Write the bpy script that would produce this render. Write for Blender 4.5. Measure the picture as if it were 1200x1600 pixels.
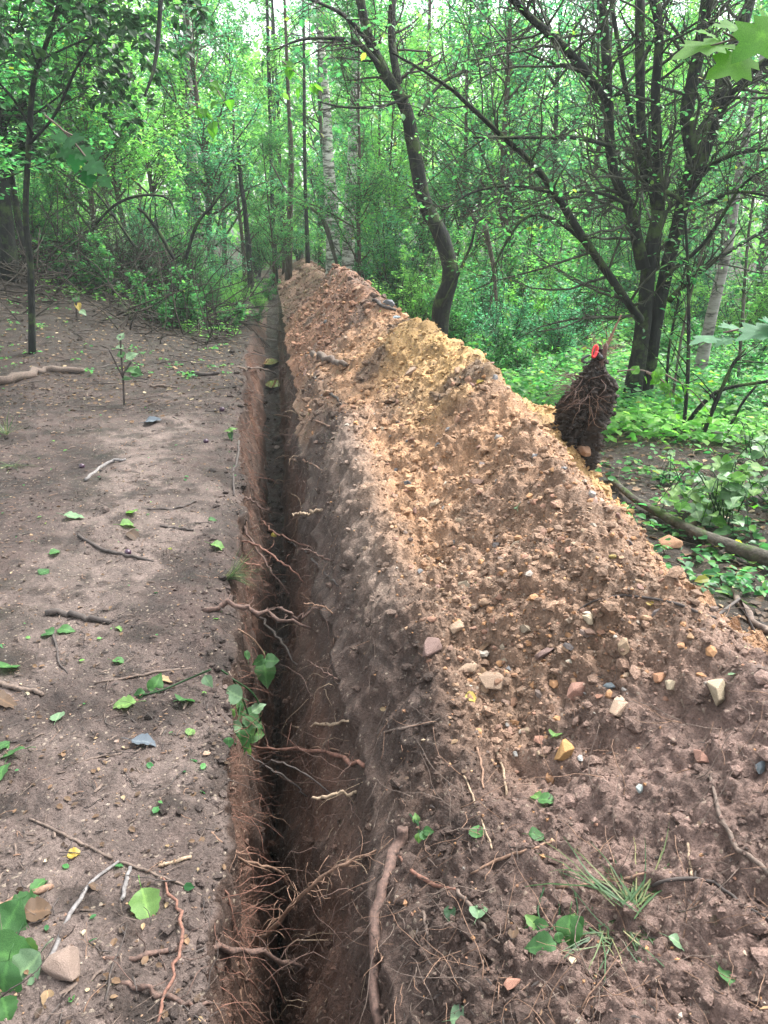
import bpy, math, random
import numpy as np
from mathutils import Vector, Matrix
from mathutils.bvhtree import BVHTree

for o in list(bpy.data.objects):
    bpy.data.objects.remove(o)
S = bpy.context.scene
random.seed(7)
RG = np.random.default_rng(11)

# ------------------------------------------------------------------ camera
PITCH = math.radians(20.1)
CAMZ = 1.6
FPX = 1203.0                      # focal length in photograph pixels (photograph 1200 x 1600)
cam = bpy.data.cameras.new('camera')
cam.sensor_fit = 'VERTICAL'
cam.sensor_height = 24
cam.lens = 24 * FPX / 1600
cam.clip_start = 0.02
cam.clip_end = 400
camo = bpy.data.objects.new('camera', cam)
camo.location = (0, 0, CAMZ)
camo.rotation_euler = (math.radians(90) - PITCH, 0, 0)
S.collection.objects.link(camo)
S.camera = camo

# ------------------------------------------------------------------ world, sun, exposure
SUN_EL, SUN_AZ = math.radians(58), math.radians(55)
world = bpy.data.worlds.new('World')
S.world = world
world.use_nodes = True
wn, wl = world.node_tree.nodes, world.node_tree.links
wn.clear()
w_out = wn.new('ShaderNodeOutputWorld')
w_bg = wn.new('ShaderNodeBackground')
w_sky = wn.new('ShaderNodeTexSky')
w_sky.sky_type = 'NISHITA'
w_sky.sun_disc = False
w_sky.sun_elevation = SUN_EL
w_sky.sun_rotation = SUN_AZ
w_sky.air_density = 1.0
w_sky.dust_density = 4.0
w_hsv = wn.new('ShaderNodeHueSaturation')
w_hsv.inputs['Saturation'].default_value = 0.22     # thin even cloud
w_bg.inputs['Strength'].default_value = 0.13
wl.new(w_sky.outputs[0], w_hsv.inputs['Color'])
wl.new(w_hsv.outputs[0], w_bg.inputs['Color'])
wl.new(w_bg.outputs[0], w_out.inputs[0])
sd = bpy.data.lights.new('sun', 'SUN')
sd.energy = 1.5
sd.angle = math.radians(14)
sd.color = (1.0, 0.98, 0.95)
sun = bpy.data.objects.new('sun', sd)
sv = Vector((math.sin(SUN_AZ) * math.cos(SUN_EL), math.cos(SUN_AZ) * math.cos(SUN_EL), math.sin(SUN_EL)))
sun.rotation_euler = sv.to_track_quat('Z', 'Y').to_euler()
S.collection.objects.link(sun)
S.view_settings.view_transform = 'Standard'
S.view_settings.look = 'None'
S.view_settings.gamma = 1
S.view_settings.use_curve_mapping = False
S.view_settings.exposure = 2.45
S.cycles.use_denoising = True
S.cycles.max_bounces = 7
S.cycles.diffuse_bounces = 4
S.cycles.transmission_bounces = 5
S.cycles.glossy_bounces = 2
S.cycles.transparent_max_bounces = 4

# ------------------------------------------------------------------ noise
def _hash(ix, iy, seed):
    h = (ix.astype(np.int64) * 374761393 + iy.astype(np.int64) * 668265263 + seed * 2147483647) & 0xFFFFFFFF
    h = ((h ^ (h >> 13)) * 1274126177) & 0xFFFFFFFF
    h = (h ^ (h >> 16)) & 0xFFFFFFFF
    h = (h * 2246822519) & 0xFFFFFFFF
    return ((h ^ (h >> 15)) & 0xFFFFFF) / float(0x1000000)

def vnoise(x, y, seed=0):
    ix, iy = np.floor(x), np.floor(y)
    fx, fy = x - ix, y - iy
    fx = fx * fx * (3 - 2 * fx); fy = fy * fy * (3 - 2 * fy)
    a = _hash(ix, iy, seed); b = _hash(ix + 1, iy, seed)
    c = _hash(ix, iy + 1, seed); d = _hash(ix + 1, iy + 1, seed)
    return (a * (1 - fx) + b * fx) * (1 - fy) + (c * (1 - fx) + d * fx) * fy * 1.0

def fbm(x, y, seed=0, octv=4, rough=0.5):
    s, a, n = 0, 1.0, 0
    for i in range(octv):
        s = s + a * (vnoise(x * 2 ** i + 17.3 * i, y * 2 ** i + 9.1 * i, seed + i) - 0.5)
        n += a; a *= rough
    return s / n * 2          # about -1 .. 1

def clods(x, y, seed=0, dens=1.0):
    """rounded crumbs: dome height of the jittered cell a point falls in, 0..1"""
    ix, iy = np.floor(x), np.floor(y)
    best = np.zeros_like(x)
    for dx in (-1, 0, 1):
        for dy in (-1, 0, 1):
            cx, cy = ix + dx, iy + dy
            px = cx + _hash(cx, cy, seed); py = cy + _hash(cx, cy, seed + 1)
            r = 0.22 + 0.62 * _hash(cx, cy, seed + 2) ** 1.6
            on = _hash(cx, cy, seed + 3) < dens
            d2 = ((x - px) ** 2 + (y - py) ** 2) / (r * r)
            h = np.sqrt(np.clip(1 - d2, 0, 1)) * r * on
            best = np.maximum(best, h)
    return best

def sstep(a, b, x):
    t = np.clip((x - a) / (b - a), 0, 1)
    return t * t * (3 - 2 * t)

# ------------------------------------------------------------------ object helpers
def mesh_np(name, verts, faces, mat=None, parent=None, smooth=False, attrs=None, cols=None, normals=None):
    """faces: list of (M,k) int arrays"""
    me = bpy.data.meshes.new(name)
    verts = np.ascontiguousarray(verts, dtype=np.float32)
    me.vertices.add(len(verts)); me.vertices.foreach_set('co', verts.ravel())
    fl = [np.asarray(f, dtype=np.int32) for f in faces if len(f)]
    idx = np.concatenate([f.ravel() for f in fl])
    tot = np.concatenate([np.full(len(f), f.shape[1], dtype=np.int32) for f in fl])
    st = np.concatenate([[0], np.cumsum(tot)[:-1]]).astype(np.int32)
    me.loops.add(len(idx)); me.loops.foreach_set('vertex_index', idx)
    me.polygons.add(len(tot)); me.polygons.foreach_set('loop_start', st); me.polygons.foreach_set('loop_total', tot)
    me.polygons.foreach_set('use_smooth', np.full(len(tot), bool(smooth)))
    for k, v in (attrs or {}).items():
        a = me.attributes.new(k, 'FLOAT', 'POINT'); a.data.foreach_set('value', np.asarray(v, dtype=np.float32))
    for k, v in (cols or {}).items():
        a = me.attributes.new(k, 'FLOAT_COLOR', 'POINT')
        c = np.ones((len(v), 4), dtype=np.float32); c[:, :3] = v
        a.data.foreach_set('color', c.ravel())
    me.update(calc_edges=True)
    if normals is not None:
        me.normals_split_custom_set_from_vertices([tuple(n) for n in normals.tolist()])
    if mat: me.materials.append(mat)
    o = bpy.data.objects.new(name, me)
    S.collection.objects.link(o)
    if parent is not None: o.parent = parent
    return o

def tag(o, label=None, cat=None, group=None, kind=None):
    if label: o['label'] = label
    if cat: o['category'] = cat
    if group: o['group'] = group
    if kind: o['kind'] = kind
    return o

def empty(name, loc, rz=0):
    o = bpy.data.objects.new(name, None)
    o.location = loc; o.rotation_euler = (0, 0, rz)
    o.empty_display_size = 0.1
    S.collection.objects.link(o)
    return o

def copy_tree(o, parent=None):
    c = o.copy(); S.collection.objects.link(c); c.parent = parent
    for ch in o.children: copy_tree(ch, c)
    return c

class Geo:
    """collects pieces into one mesh"""
    def __init__(self): self.v = []; self.f = []; self.n = 0; self.a = []
    def add(self, v, faces, a=None):
        v = np.asarray(v, dtype=float)
        for f in faces: self.f.append(np.asarray(f) + self.n)
        self.v.append(v); self.n += len(v)
        self.a.append(np.zeros(len(v)) if a is None else np.broadcast_to(a, (len(v),)))
        return self
    def build(self, name, mat, parent=None, smooth=True, origin=None):
        v = np.concatenate(self.v)
        if origin is not None: v = v - np.array(origin)
        by = {}
        for f in self.f: by.setdefault(f.shape[1], []).append(f)
        o = mesh_np(name, v, [np.concatenate(b) for b in by.values()], mat, parent, smooth,
                    attrs={'var': np.concatenate(self.a)})
        if origin is not None and parent is None: o.location = origin
        return o

def nrm(v):
    return v / np.maximum(np.linalg.norm(v, axis=-1, keepdims=True), 1e-9)

def tubes(P, R, sides=5, seed=0, lump=0.0):
    """P (N,K,3) polylines, R (N,K) radii -> verts, faces (open tubes with closed tips)"""
    P = np.asarray(P, dtype=float); R = np.asarray(R, dtype=float)
    N, K, _ = P.shape
    T = np.empty_like(P)
    T[:, 1:-1] = P[:, 2:] - P[:, :-2]; T[:, 0] = P[:, 1] - P[:, 0]; T[:, -1] = P[:, -1] - P[:, -2]
    T = nrm(T)
    m = nrm(T.mean(axis=1))
    ref = np.where(np.abs(m[:, 2:3]) < 0.8, np.array([[0, 0, 1.0]]), np.array([[1.0, 0, 0]]))
    ref = ref[:, None, :] + T * 0
    U = nrm(np.cross(T, ref)); V = np.cross(T, U)
    ang = np.arange(sides) * 2 * math.pi / sides
    rr = R[:, :, None] * np.ones(sides)
    if lump:
        rr = rr * (1 + lump * np.random.default_rng(seed).uniform(-1, 1, rr.shape))
    ring = P[:, :, None, :] + rr[..., None] * (np.cos(ang)[None, None, :, None] * U[:, :, None, :] + np.sin(ang)[None, None, :, None] * V[:, :, None, :])
    verts = ring.reshape(-1, 3)
    base = (np.arange(N) * K * sides)[:, None, None] + (np.arange(K - 1) * sides)[None, :, None]
    s = np.arange(sides)[None, None, :]; s2 = (s + 1) % sides
    q = np.stack([base + s, base + s2, base + sides + s2, base + sides + s], axis=-1).reshape(-1, 4)
    faces = [q]
    caps0 = (np.arange(N) * K * sides)[:, None] + np.arange(sides)[::-1][None, :]
    caps1 = (np.arange(N) * K * sides + (K - 1) * sides)[:, None] + np.arange(sides)[None, :]
    if sides in (3, 4):
        faces += [caps0, caps1]
    else:
        faces += [caps0, caps1]
    return verts, faces

def smooth_line(pts, n):
    """Catmull-Rom through the points, n samples"""
    p = np.asarray(pts, dtype=float)
    if len(p) == 2: return p[0] + (p[1] - p[0]) * np.linspace(0, 1, n)[:, None]
    q = np.concatenate([[2 * p[0] - p[1]], p, [2 * p[-1] - p[-2]]])
    t = np.linspace(0, len(p) - 1 - 1e-6, n); i = t.astype(int); u = (t - i)[:, None]
    a, b, c, d = q[i], q[i + 1], q[i + 2], q[i + 3]
    return 0.5 * ((2 * b) + (-a + c) * u + (2 * a - 5 * b + 4 * c - d) * u ** 2 + (-a + 3 * b - 3 * c + d) * u ** 3)

def pix_ray(px, py):
    xc = (px - 600) / FPX; a = (py - 800) / FPX
    return np.array([xc, math.cos(PITCH) - a * math.sin(PITCH), -math.sin(PITCH) - a * math.cos(PITCH)])

def at(px, py, Y):
    r = pix_ray(px, py)
    return np.array([0, 0, CAMZ]) + r * (Y / r[1])

# ------------------------------------------------------------------ materials
def mat_new(name):
    m = bpy.data.materials.new(name); m.use_nodes = True
    nt = m.node_tree; nt.nodes.clear()
    out = nt.nodes.new('ShaderNodeOutputMaterial')
    return m, nt, out
def nd(nt, t, **kw):
    n = nt.nodes.new(t)
    for k, v in kw.items():
        if k in n.inputs: n.inputs[k].default_value = v
        else: setattr(n, k, v)
    return n
def ramp(nt, stops, interp='LINEAR'):
    r = nt.nodes.new('ShaderNodeValToRGB'); r.color_ramp.interpolation = interp
    e = r.color_ramp.elements
    e[0].position, e[0].color = stops[0][0], (*stops[0][1], 1)
    e[1].position, e[1].color = stops[-1][0], (*stops[-1][1], 1)
    for p, c in stops[1:-1]:
        x = e.new(p); x.color = (*c, 1)
    return r
def mulcol(nt, a, b, fac=1.0, mode='MULTIPLY'):
    m = nt.nodes.new('ShaderNodeMix'); m.data_type = 'RGBA'; m.blend_type = mode
    m.inputs[0].default_value = fac
    nt.links.new(a, m.inputs[6]); nt.links.new(b, m.inputs[7])
    return m.outputs[2]

def soil_material():
    m, nt, out = mat_new('soil')
    L = nt.links
    bs = nd(nt, 'ShaderNodeBsdfPrincipled', Roughness=0.92)
    bs.inputs['Specular IOR Level'].default_value = 0.25
    tc = nd(nt, 'ShaderNodeTexCoord')
    at_ = nd(nt, 'ShaderNodeAttribute', attribute_name='soil')
    n1 = nd(nt, 'ShaderNodeTexNoise', Scale=9.0, Detail=8.0, Roughness=0.65)
    n2 = nd(nt, 'ShaderNodeTexNoise', Scale=85.0, Detail=6.0, Roughness=0.7)
    n3 = nd(nt, 'ShaderNodeTexNoise', Scale=420.0, Detail=3.0, Roughness=0.7)
    vo = nd(nt, 'ShaderNodeTexVoronoi', Scale=130.0)
    vs = nd(nt, 'ShaderNodeTexVoronoi', Scale=46.0)
    for n in (n1, n2, n3, vo, vs): L.new(tc.outputs['Object'], n.inputs['Vector'])
    r1 = ramp(nt, [(0.3, (0.62, 0.60, 0.58)), (0.7, (1.36, 1.37, 1.38))]); L.new(n1.outputs['Fac'], r1.inputs[0])
    r2 = ramp(nt, [(0.3, (0.55, 0.53, 0.51)), (0.55, (1.0, 1.0, 1.0)), (0.75, (1.5, 1.47, 1.43))]); L.new(n2.outputs['Fac'], r2.inputs[0])
    c = mulcol(nt, at_.outputs['Color'], r1.outputs[0])
    c = mulcol(nt, c, r2.outputs[0])
    r3 = ramp(nt, [(0.35, (0.72, 0.71, 0.70)), (0.68, (1.3, 1.3, 1.3))]); L.new(n3.outputs['Fac'], r3.inputs[0])
    c = mulcol(nt, c, r3.outputs[0])
    # pale and dark grit: single cells of a fine voronoi
    rg = ramp(nt, [(0.0, (0, 0, 0)), (0.975, (0, 0, 0)), (0.985, (0.3, 0.3, 0.3)), (1.0, (0.45, 0.45, 0.45))]); 
    sp = nd(nt, 'ShaderNodeSeparateColor'); L.new(vo.outputs['Color'], sp.inputs[0]); L.new(sp.outputs[0], rg.inputs[0])
    mx = nt.nodes.new('ShaderNodeMix'); mx.data_type = 'RGBA'
    L.new(rg.outputs[0], mx.inputs[0]); L.new(c, mx.inputs[6]); mx.inputs[7].default_value = (0.40, 0.33, 0.25, 1)
    L.new(mx.outputs[2], bs.inputs['Base Color'])
    # damp patches: shinier
    rr = ramp(nt, [(0.4, (0.62, 0.62, 0.62)), (0.6, (0.95, 0.95, 0.95))]); L.new(n1.outputs['Fac'], rr.inputs[0]); L.new(rr.outputs[0], bs.inputs['Roughness'])
    b1 = nd(nt, 'ShaderNodeBump', Strength=0.9, Distance=0.010)
    b2 = nd(nt, 'ShaderNodeBump', Strength=0.8, Distance=0.004)
    b3 = nd(nt, 'ShaderNodeBump', Strength=0.7, Distance=0.004)
    L.new(n2.outputs['Fac'], b1.inputs['Height']); L.new(vo.outputs['Distance'], b2.inputs['Height'])
    L.new(n3.outputs['Fac'], b3.inputs['Height'])
    b2.invert = True
    L.new(b1.outputs[0], b2.inputs['Normal']); L.new(b2.outputs[0], b3.inputs['Normal']); L.new(b3.outputs[0], bs.inputs['Normal'])
    L.new(bs.outputs[0], out.inputs[0])
    return m

def bark_material(name, c1, c2, scale=14.0, moss=0.0, stretch=0.25, rough=0.9):
    m, nt, out = mat_new(name); L = nt.links
    bs = nd(nt, 'ShaderNodeBsdfPrincipled', Roughness=rough); bs.inputs['Specular IOR Level'].default_value = 0.25
    tc = nd(nt, 'ShaderNodeTexCoord'); mp = nd(nt, 'ShaderNodeMapping'); mp.inputs['Scale'].default_value = (1, 1, stretch)
    L.new(tc.outputs['Object'], mp.inputs[0])
    n1 = nd(nt, 'ShaderNodeTexNoise', Scale=scale * 2, Detail=7.0, Roughness=0.7); L.new(mp.outputs[0], n1.inputs['Vector'])
    r = ramp(nt, [(0.35, c1), (0.68, c2)]); L.new(n1.outputs['Fac'], r.inputs[0])
    col = r.outputs[0]
    if moss:
        n2 = nd(nt, 'ShaderNodeTexNoise', Scale=5.0, Detail=6.0, Roughness=0.7); L.new(tc.outputs['Object'], n2.inputs['Vector'])
        ge = nd(nt, 'ShaderNodeNewGeometry'); sx = nd(nt, 'ShaderNodeSeparateXYZ'); L.new(ge.outputs['Normal'], sx.inputs[0])
        ad = nd(nt, 'ShaderNodeMath', operation='MULTIPLY_ADD'); L.new(sx.outputs[2], ad.inputs[0]); ad.inputs[1].default_value = 0.10; L.new(n2.outputs['Fac'], ad.inputs[2])
        rm = ramp(nt, [(0.62 - 0.25 * moss, (0, 0, 0)), (0.72 - 0.2 * moss, (1, 1, 1))]); L.new(ad.outputs[0], rm.inputs[0])
        mx = nt.nodes.new('ShaderNodeMix'); mx.data_type = 'RGBA'; L.new(rm.outputs[0], mx.inputs[0]); L.new(col, mx.inputs[6])
        mx.inputs[7].default_value = (0.040, 0.066, 0.018, 1); col = mx.outputs[2]
    L.new(col, bs.inputs['Base Color'])
    b = nd(nt, 'ShaderNodeBump', Strength=1.0, Distance=0.02); L.new(n1.outputs['Fac'], b.inputs['Height']); L.new(b.outputs[0], bs.inputs['Normal'])
    L.new(bs.outputs[0], out.inputs[0])
    return m

def birch_material(name='birch_bark', k=1.0):
    m, nt, out = mat_new(name); L = nt.links
    bs = nd(nt, 'ShaderNodeBsdfPrincipled', Roughness=0.75)
    tc = nd(nt, 'ShaderNodeTexCoord'); mp = nd(nt, 'ShaderNodeMapping'); mp.inputs['Scale'].default_value = (2.2, 2.2, 9.0); L.new(tc.outputs['Object'], mp.inputs[0])
    n1 = nd(nt, 'ShaderNodeTexNoise', Scale=2.2, Detail=6.0, Roughness=0.7); L.new(mp.outputs[0], n1.inputs['Vector'])
    r = ramp(nt, [(0.38, (0.03, 0.028, 0.025)), (0.47, (0.16, 0.15, 0.13)), (0.56, (0.56 * k, 0.54 * k, 0.49 * k)), (0.8, (0.66 * k, 0.64 * k, 0.60 * k))]); L.new(n1.outputs['Fac'], r.inputs[0])
    L.new(r.outputs[0], bs.inputs['Base Color'])
    b = nd(nt, 'ShaderNodeBump', Strength=0.6, Distance=0.01); L.new(n1.outputs['Fac'], b.inputs['Height']); L.new(b.outputs[0], bs.inputs['Normal'])
    L.new(bs.outputs[0], out.inputs[0]); return m

def leaf_material(name, stops, trans=0.5, rough=0.45, bright=2.0, veins=False):
    m, nt, out = mat_new(name); L = nt.links
    bs = nd(nt, 'ShaderNodeBsdfPrincipled', Roughness=rough); bs.inputs['Specular IOR Level'].default_value = 0.35
    va = nd(nt, 'ShaderNodeAttribute', attribute_name='var')
    r = ramp(nt, stops); L.new(va.outputs['Fac'], r.inputs[0]); col = r.outputs[0]
    tc = nd(nt, 'ShaderNodeTexCoord')
    n1 = nd(nt, 'ShaderNodeTexNoise', Scale=60.0 if veins else 1.3, Detail=3.0); L.new(tc.outputs['Object'], n1.inputs['Vector'])
    r1 = ramp(nt, [(0.3, (0.68, 0.72, 0.7)), (0.7, (1.3, 1.25, 1.2))]); L.new(n1.outputs['Fac'], r1.inputs[0])
    col = mulcol(nt, col, r1.outputs[0])
    if veins:
        at_ = nd(nt, 'ShaderNodeAttribute', attribute_name='vein')
        rv = ramp(nt, [(0.0, (1, 1, 1)), (0.7, (1, 1, 1)), (1.0, (1.7, 1.6, 1.5))]); L.new(at_.outputs['Fac'], rv.inputs[0])
        col = mulcol(nt, col, rv.outputs[0])
    L.new(col, bs.inputs['Base Color'])
    t = nd(nt, 'ShaderNodeBsdfTranslucent')
    hv = nd(nt, 'ShaderNodeHueSaturation', Saturation=1.1, Value=bright); hv.inputs['Hue'].default_value = 0.502; L.new(col, hv.inputs['Color']); L.new(hv.outputs[0], t.inputs['Color'])
    mx = nd(nt, 'ShaderNodeMixShader'); mx.inputs[0].default_value = trans
    L.new(bs.outputs[0], mx.inputs[1]); L.new(t.outputs[0], mx.inputs[2]); L.new(mx.outputs[0], out.inputs[0])
    return m

def stone_material(name, attr=False):
    m, nt, out = mat_new(name); L = nt.links
    bs = nd(nt, 'ShaderNodeBsdfPrincipled', Roughness=0.85); bs.inputs['Specular IOR Level'].default_value = 0.3
    tc = nd(nt, 'ShaderNodeTexCoord')
    stops = [(0.0, (0.26, 0.145, 0.075)), (0.2, (0.30, 0.17, 0.085)), (0.36, (0.20, 0.115, 0.07)), (0.5, (0.23, 0.13, 0.09)), (0.66, (0.16, 0.105, 0.08)),
             (0.78, (0.29, 0.19, 0.115)), (0.88, (0.11, 0.085, 0.075)), (0.94, (0.30, 0.23, 0.16)), (0.975, (0.16, 0.155, 0.15)), (1.0, (0.36, 0.32, 0.26))]
    r = ramp(nt, stops)
    if attr:
        a = nd(nt, 'ShaderNodeAttribute', attribute_name='var'); L.new(a.outputs['Fac'], r.inputs[0])
    else:
        a = nd(nt, 'ShaderNodeObjectInfo'); L.new(a.outputs['Random'], r.inputs[0])
    n1 = nd(nt, 'ShaderNodeTexNoise', Scale=22.0, Detail=7.0, Roughness=0.7); L.new(tc.outputs['Object'], n1.inputs['Vector'])
    r1 = ramp(nt, [(0.32, (0.6, 0.57, 0.55)), (0.7, (1.35, 1.3, 1.25))]); L.new(n1.outputs['Fac'], r1.inputs[0])
    c = mulcol(nt, r.outputs[0], r1.outputs[0])
    L.new(c, bs.inputs['Base Color'])
    b = nd(nt, 'ShaderNodeBump', Strength=0.8, Distance=0.006); L.new(n1.outputs['Fac'], b.inputs['Height']); L.new(b.outputs[0], bs.inputs['Normal'])
    L.new(bs.outputs[0], out.inputs[0]); return m

def plain(name, c, rough=0.6, var=0.25, scale=40.0):
    m, nt, out = mat_new(name); L = nt.links
    bs = nd(nt, 'ShaderNodeBsdfPrincipled', Roughness=rough)
    tc = nd(nt, 'ShaderNodeTexCoord')
    n1 = nd(nt, 'ShaderNodeTexNoise', Scale=scale, Detail=5.0, Roughness=0.65); L.new(tc.outputs['Object'], n1.inputs['Vector'])
    r = ramp(nt, [(0.3, tuple(x * (1 - var) for x in c)), (0.7, tuple(x * (1 + var) for x in c))]); L.new(n1.outputs['Fac'], r.inputs[0]); L.new(r.outputs[0], bs.inputs['Base Color'])
    b = nd(nt, 'ShaderNodeBump', Strength=0.5, Distance=0.004); L.new(n1.outputs['Fac'], b.inputs['Height']); L.new(b.outputs[0], bs.inputs['Normal'])
    L.new(bs.outputs[0], out.inputs[0]); return m

M = {}
M['soil'] = soil_material()
M['bark_dark'] = bark_material('bark_dark', (0.0035, 0.004, 0.004), (0.017, 0.019, 0.0165), 10, 0.45)
M['bark_grey'] = bark_material('bark_grey', (0.035, 0.034, 0.026), (0.13, 0.125, 0.095), 12, 0.35)
M['bark_brown'] = bark_material('bark_brown', (0.03, 0.02, 0.014), (0.10, 0.075, 0.05), 12, 0.2)
M['twig'] = bark_material('lichen_twig', (0.014, 0.015, 0.011), (0.075, 0.082, 0.055), 8, 0.0)
M['twig_dark'] = bark_material('dark_twig', (0.016, 0.013, 0.010), (0.06, 0.05, 0.038), 8, 0.0)
M['log'] = bark_material('log_bark', (0.03, 0.028, 0.022), (0.11, 0.10, 0.08), 9, 0.3, 1.0)
M['birch'] = birch_material()
M['birch_dark'] = birch_material('dark_birch_bark', .38)  # same birch bark with its pale bands darkened
G1 = [(0.0, (0.022, 0.090, 0.032)), (0.4, (0.048, 0.17, 0.056)), (0.8, (0.085, 0.25, 0.075)), (0.97, (0.13, 0.30, 0.07)), (1.0, (0.20, 0.20, 0.03))]
M['leaf'] = leaf_material('leaf_green', G1, 0.55, 0.42, 2.3)
M['leaf_bright'] = leaf_material('leaf_bright', [(0.0, (0.075, 0.20, 0.055)), (0.6, (0.145, 0.33, 0.085)), (1.0, (0.22, 0.40, 0.10))], 0.6, 0.45, 2.3)
M['leaf_dark'] = leaf_material('leaf_dark', [(0.0, (0.010, 0.034, 0.012)), (0.7, (0.026, 0.075, 0.026)), (1.0, (0.05, 0.12, 0.03))], 0.4, 0.42, 1.8)
M['leaf_blue'] = leaf_material('leaf_bluegreen', [(0.0, (0.028, 0.11, 0.052)), (0.6, (0.062, 0.23, 0.105)), (1.0, (0.12, 0.32, 0.15))], 0.55, 0.38, 2.2)
M['leaf_near'] = leaf_material('leaf_near', [(0.0, (0.022, 0.07, 0.026)), (0.6, (0.055, 0.145, 0.042)), (1.0, (0.12, 0.22, 0.06))], 0.4, 0.62, 1.7, True)
M['leaf_pale'] = leaf_material('leaf_pale', [(0.0, (0.09, 0.17, 0.09)), (1.0, (0.17, 0.26, 0.15))], 0.3, 0.5, 1.3, True)
M['leaf_brown'] = leaf_material('leaf_dry', [(0.0, (0.035, 0.022, 0.014)), (0.45, (0.075, 0.045, 0.025)), (0.75, (0.15, 0.09, 0.05)), (0.92, (0.25, 0.18, 0.10)), (1.0, (0.42, 0.36, 0.25))], 0.2, 0.7, 1.2, True)
M['leaf_yellow'] = leaf_material('leaf_yellow', [(0.0, (0.28, 0.20, 0.04)), (1.0, (0.36, 0.28, 0.07))], 0.3, 0.5, 1.2, True)
M['leaf_grey'] = leaf_material('leaf_grey', [(0.0, (0.05, 0.065, 0.08)), (1.0, (0.07, 0.085, 0.105))], 0.1, 0.8, 1.1, True)
M['grass'] = leaf_material('grass_blade', [(0.0, (0.02, 0.06, 0.02)), (0.6, (0.06, 0.12, 0.04)), (1.0, (0.20, 0.19, 0.09))], 0.35, 0.5, 1.5)
M['stone'] = stone_material('sandstone')
M['gravel'] = stone_material('sandstone_rubble', True)
M['root_brown'] = plain('root_brown', (0.085, 0.050, 0.038), 0.85, 0.65, 90)
M['root_red'] = plain('root_red', (0.13, 0.060, 0.040), 0.85, 0.6, 90)
M['root_tan'] = plain('root_tan', (0.17, 0.10, 0.065), 0.85, 0.55, 90)
M['root_pale'] = plain('root_pale', (0.24, 0.175, 0.115), 0.85, 0.55, 90)
M['stick_dark'] = plain('stick_dark', (0.045, 0.035, 0.03), 0.85, 0.5, 50)
M['stick_grey'] = plain('stick_grey', (0.13, 0.12, 0.115), 0.85, 0.5, 80)
M['stick_brown'] = plain('stick_brown', (0.10, 0.072, 0.056), 0.85, 0.55, 80)
M['humus'] = plain('humus', (0.022, 0.015, 0.011), 0.95, 0.7, 45)
M['red'] = plain('red_plastic', (0.55, 0.02, 0.025), 0.35, 0.06, 20)
M['black'] = plain('black_rubber', (0.02, 0.02, 0.022), 0.5, 0.1, 20)
M['plum'] = plain('plum_skin', (0.035, 0.014, 0.03), 0.35, 0.3, 30)
M['yellow_fruit'] = plain('yellow_fruit', (0.6, 0.5, 0.08), 0.4, 0.1, 30)
m_, nt_, out_ = mat_new('muddy_water')
b_ = nd(nt_, 'ShaderNodeBsdfPrincipled', Roughness=0.04); b_.inputs['Base Color'].default_value = (0.16, 0.10, 0.05, 1); nt_.links.new(b_.outputs[0], out_.inputs[0])
M['water'] = m_

# ------------------------------------------------------------------ terrain: one grid, cut into ground / trench / heap
def ys_list():
    ys = [-2.5]
    while ys[-1] < 0.75: ys.append(ys[-1] + 0.035)
    while ys[-1] < 110: ys.append(ys[-1] * 1.0060)
    return np.array(ys)
YS = ys_list()
def cint(y, xs, vs):
    """smooth interpolation of key values"""
    base = np.interp(y, xs, vs)
    k = 0
    acc = 0
    for d in np.linspace(-1, 1, 9):
        acc = acc + np.interp(y * (1 + 0.10 * d) + 0.12 * d, xs, vs); k += 1
    return acc / k
XLf = lambda y: cint(y, [-2.5, 0, 1.4, 2.18, 3.1, 5, 6.5, 8.5, 12, 17.5, 24, 40], [.15, -.21, -.42, -.55, -.69, -.98, -1.26, -1.60, -2.1, -2.78, -3.7, -6.0])
Wf = lambda y: cint(y, [0, 1.2, 2.8, 5, 8.5, 14, 20], [.40, .41, .44, .47, .58, .58, .5])
FLf = lambda y: cint(y, [0, 1.5, 2.5, 4, 8], [.11, .11, .13, .18, .22])
FRf = lambda y: cint(y, [0, 1.5, 2.6, 4, 6, 9], [.14, .14, .17, .25, .34, .46])
Df = lambda y: cint(y, [-2.5, -1.5, 0, 5, 9, 12, 15.5, 18], [.9, .95, 1.0, .90, .85, .6, .25, 0])
Hcf = lambda y: cint(y, [-2.5, -1.5, 1, 1.9, 2.4, 3, 3.6, 4.2, 5, 6, 7.5, 9, 11, 12.2, 13.5, 15, 17, 20, 24, 27, 30, 33], [.45, .60, .62, .58, .66, .75, .86, .95, .99, .92, .93, .94, 1.05, 1.24, .74, .72, .60, .74, .60, .70, .4, 0])
COf = lambda y: cint(y, [0, 1.9, 2.4, 3, 6, 12, 20, 30], [1.38, 1.34, 1.30, 1.34, 1.45, 1.45, 1.35, 1.4])
TOf = lambda y: cint(y, [0, 1.5, 2.5, 3.4, 4.3, 5.5, 8, 12, 30], [2.3, 2.12, 2.02, 2.02, 2.15, 2.4, 2.5, 2.6, 2.4])
BKf = lambda y: cint(y, [0, 1.2, 2, 3.4, 4.4, 5.2, 8, 14], [.10, .10, .13, .20, .19, .09, .05, .04])

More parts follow.
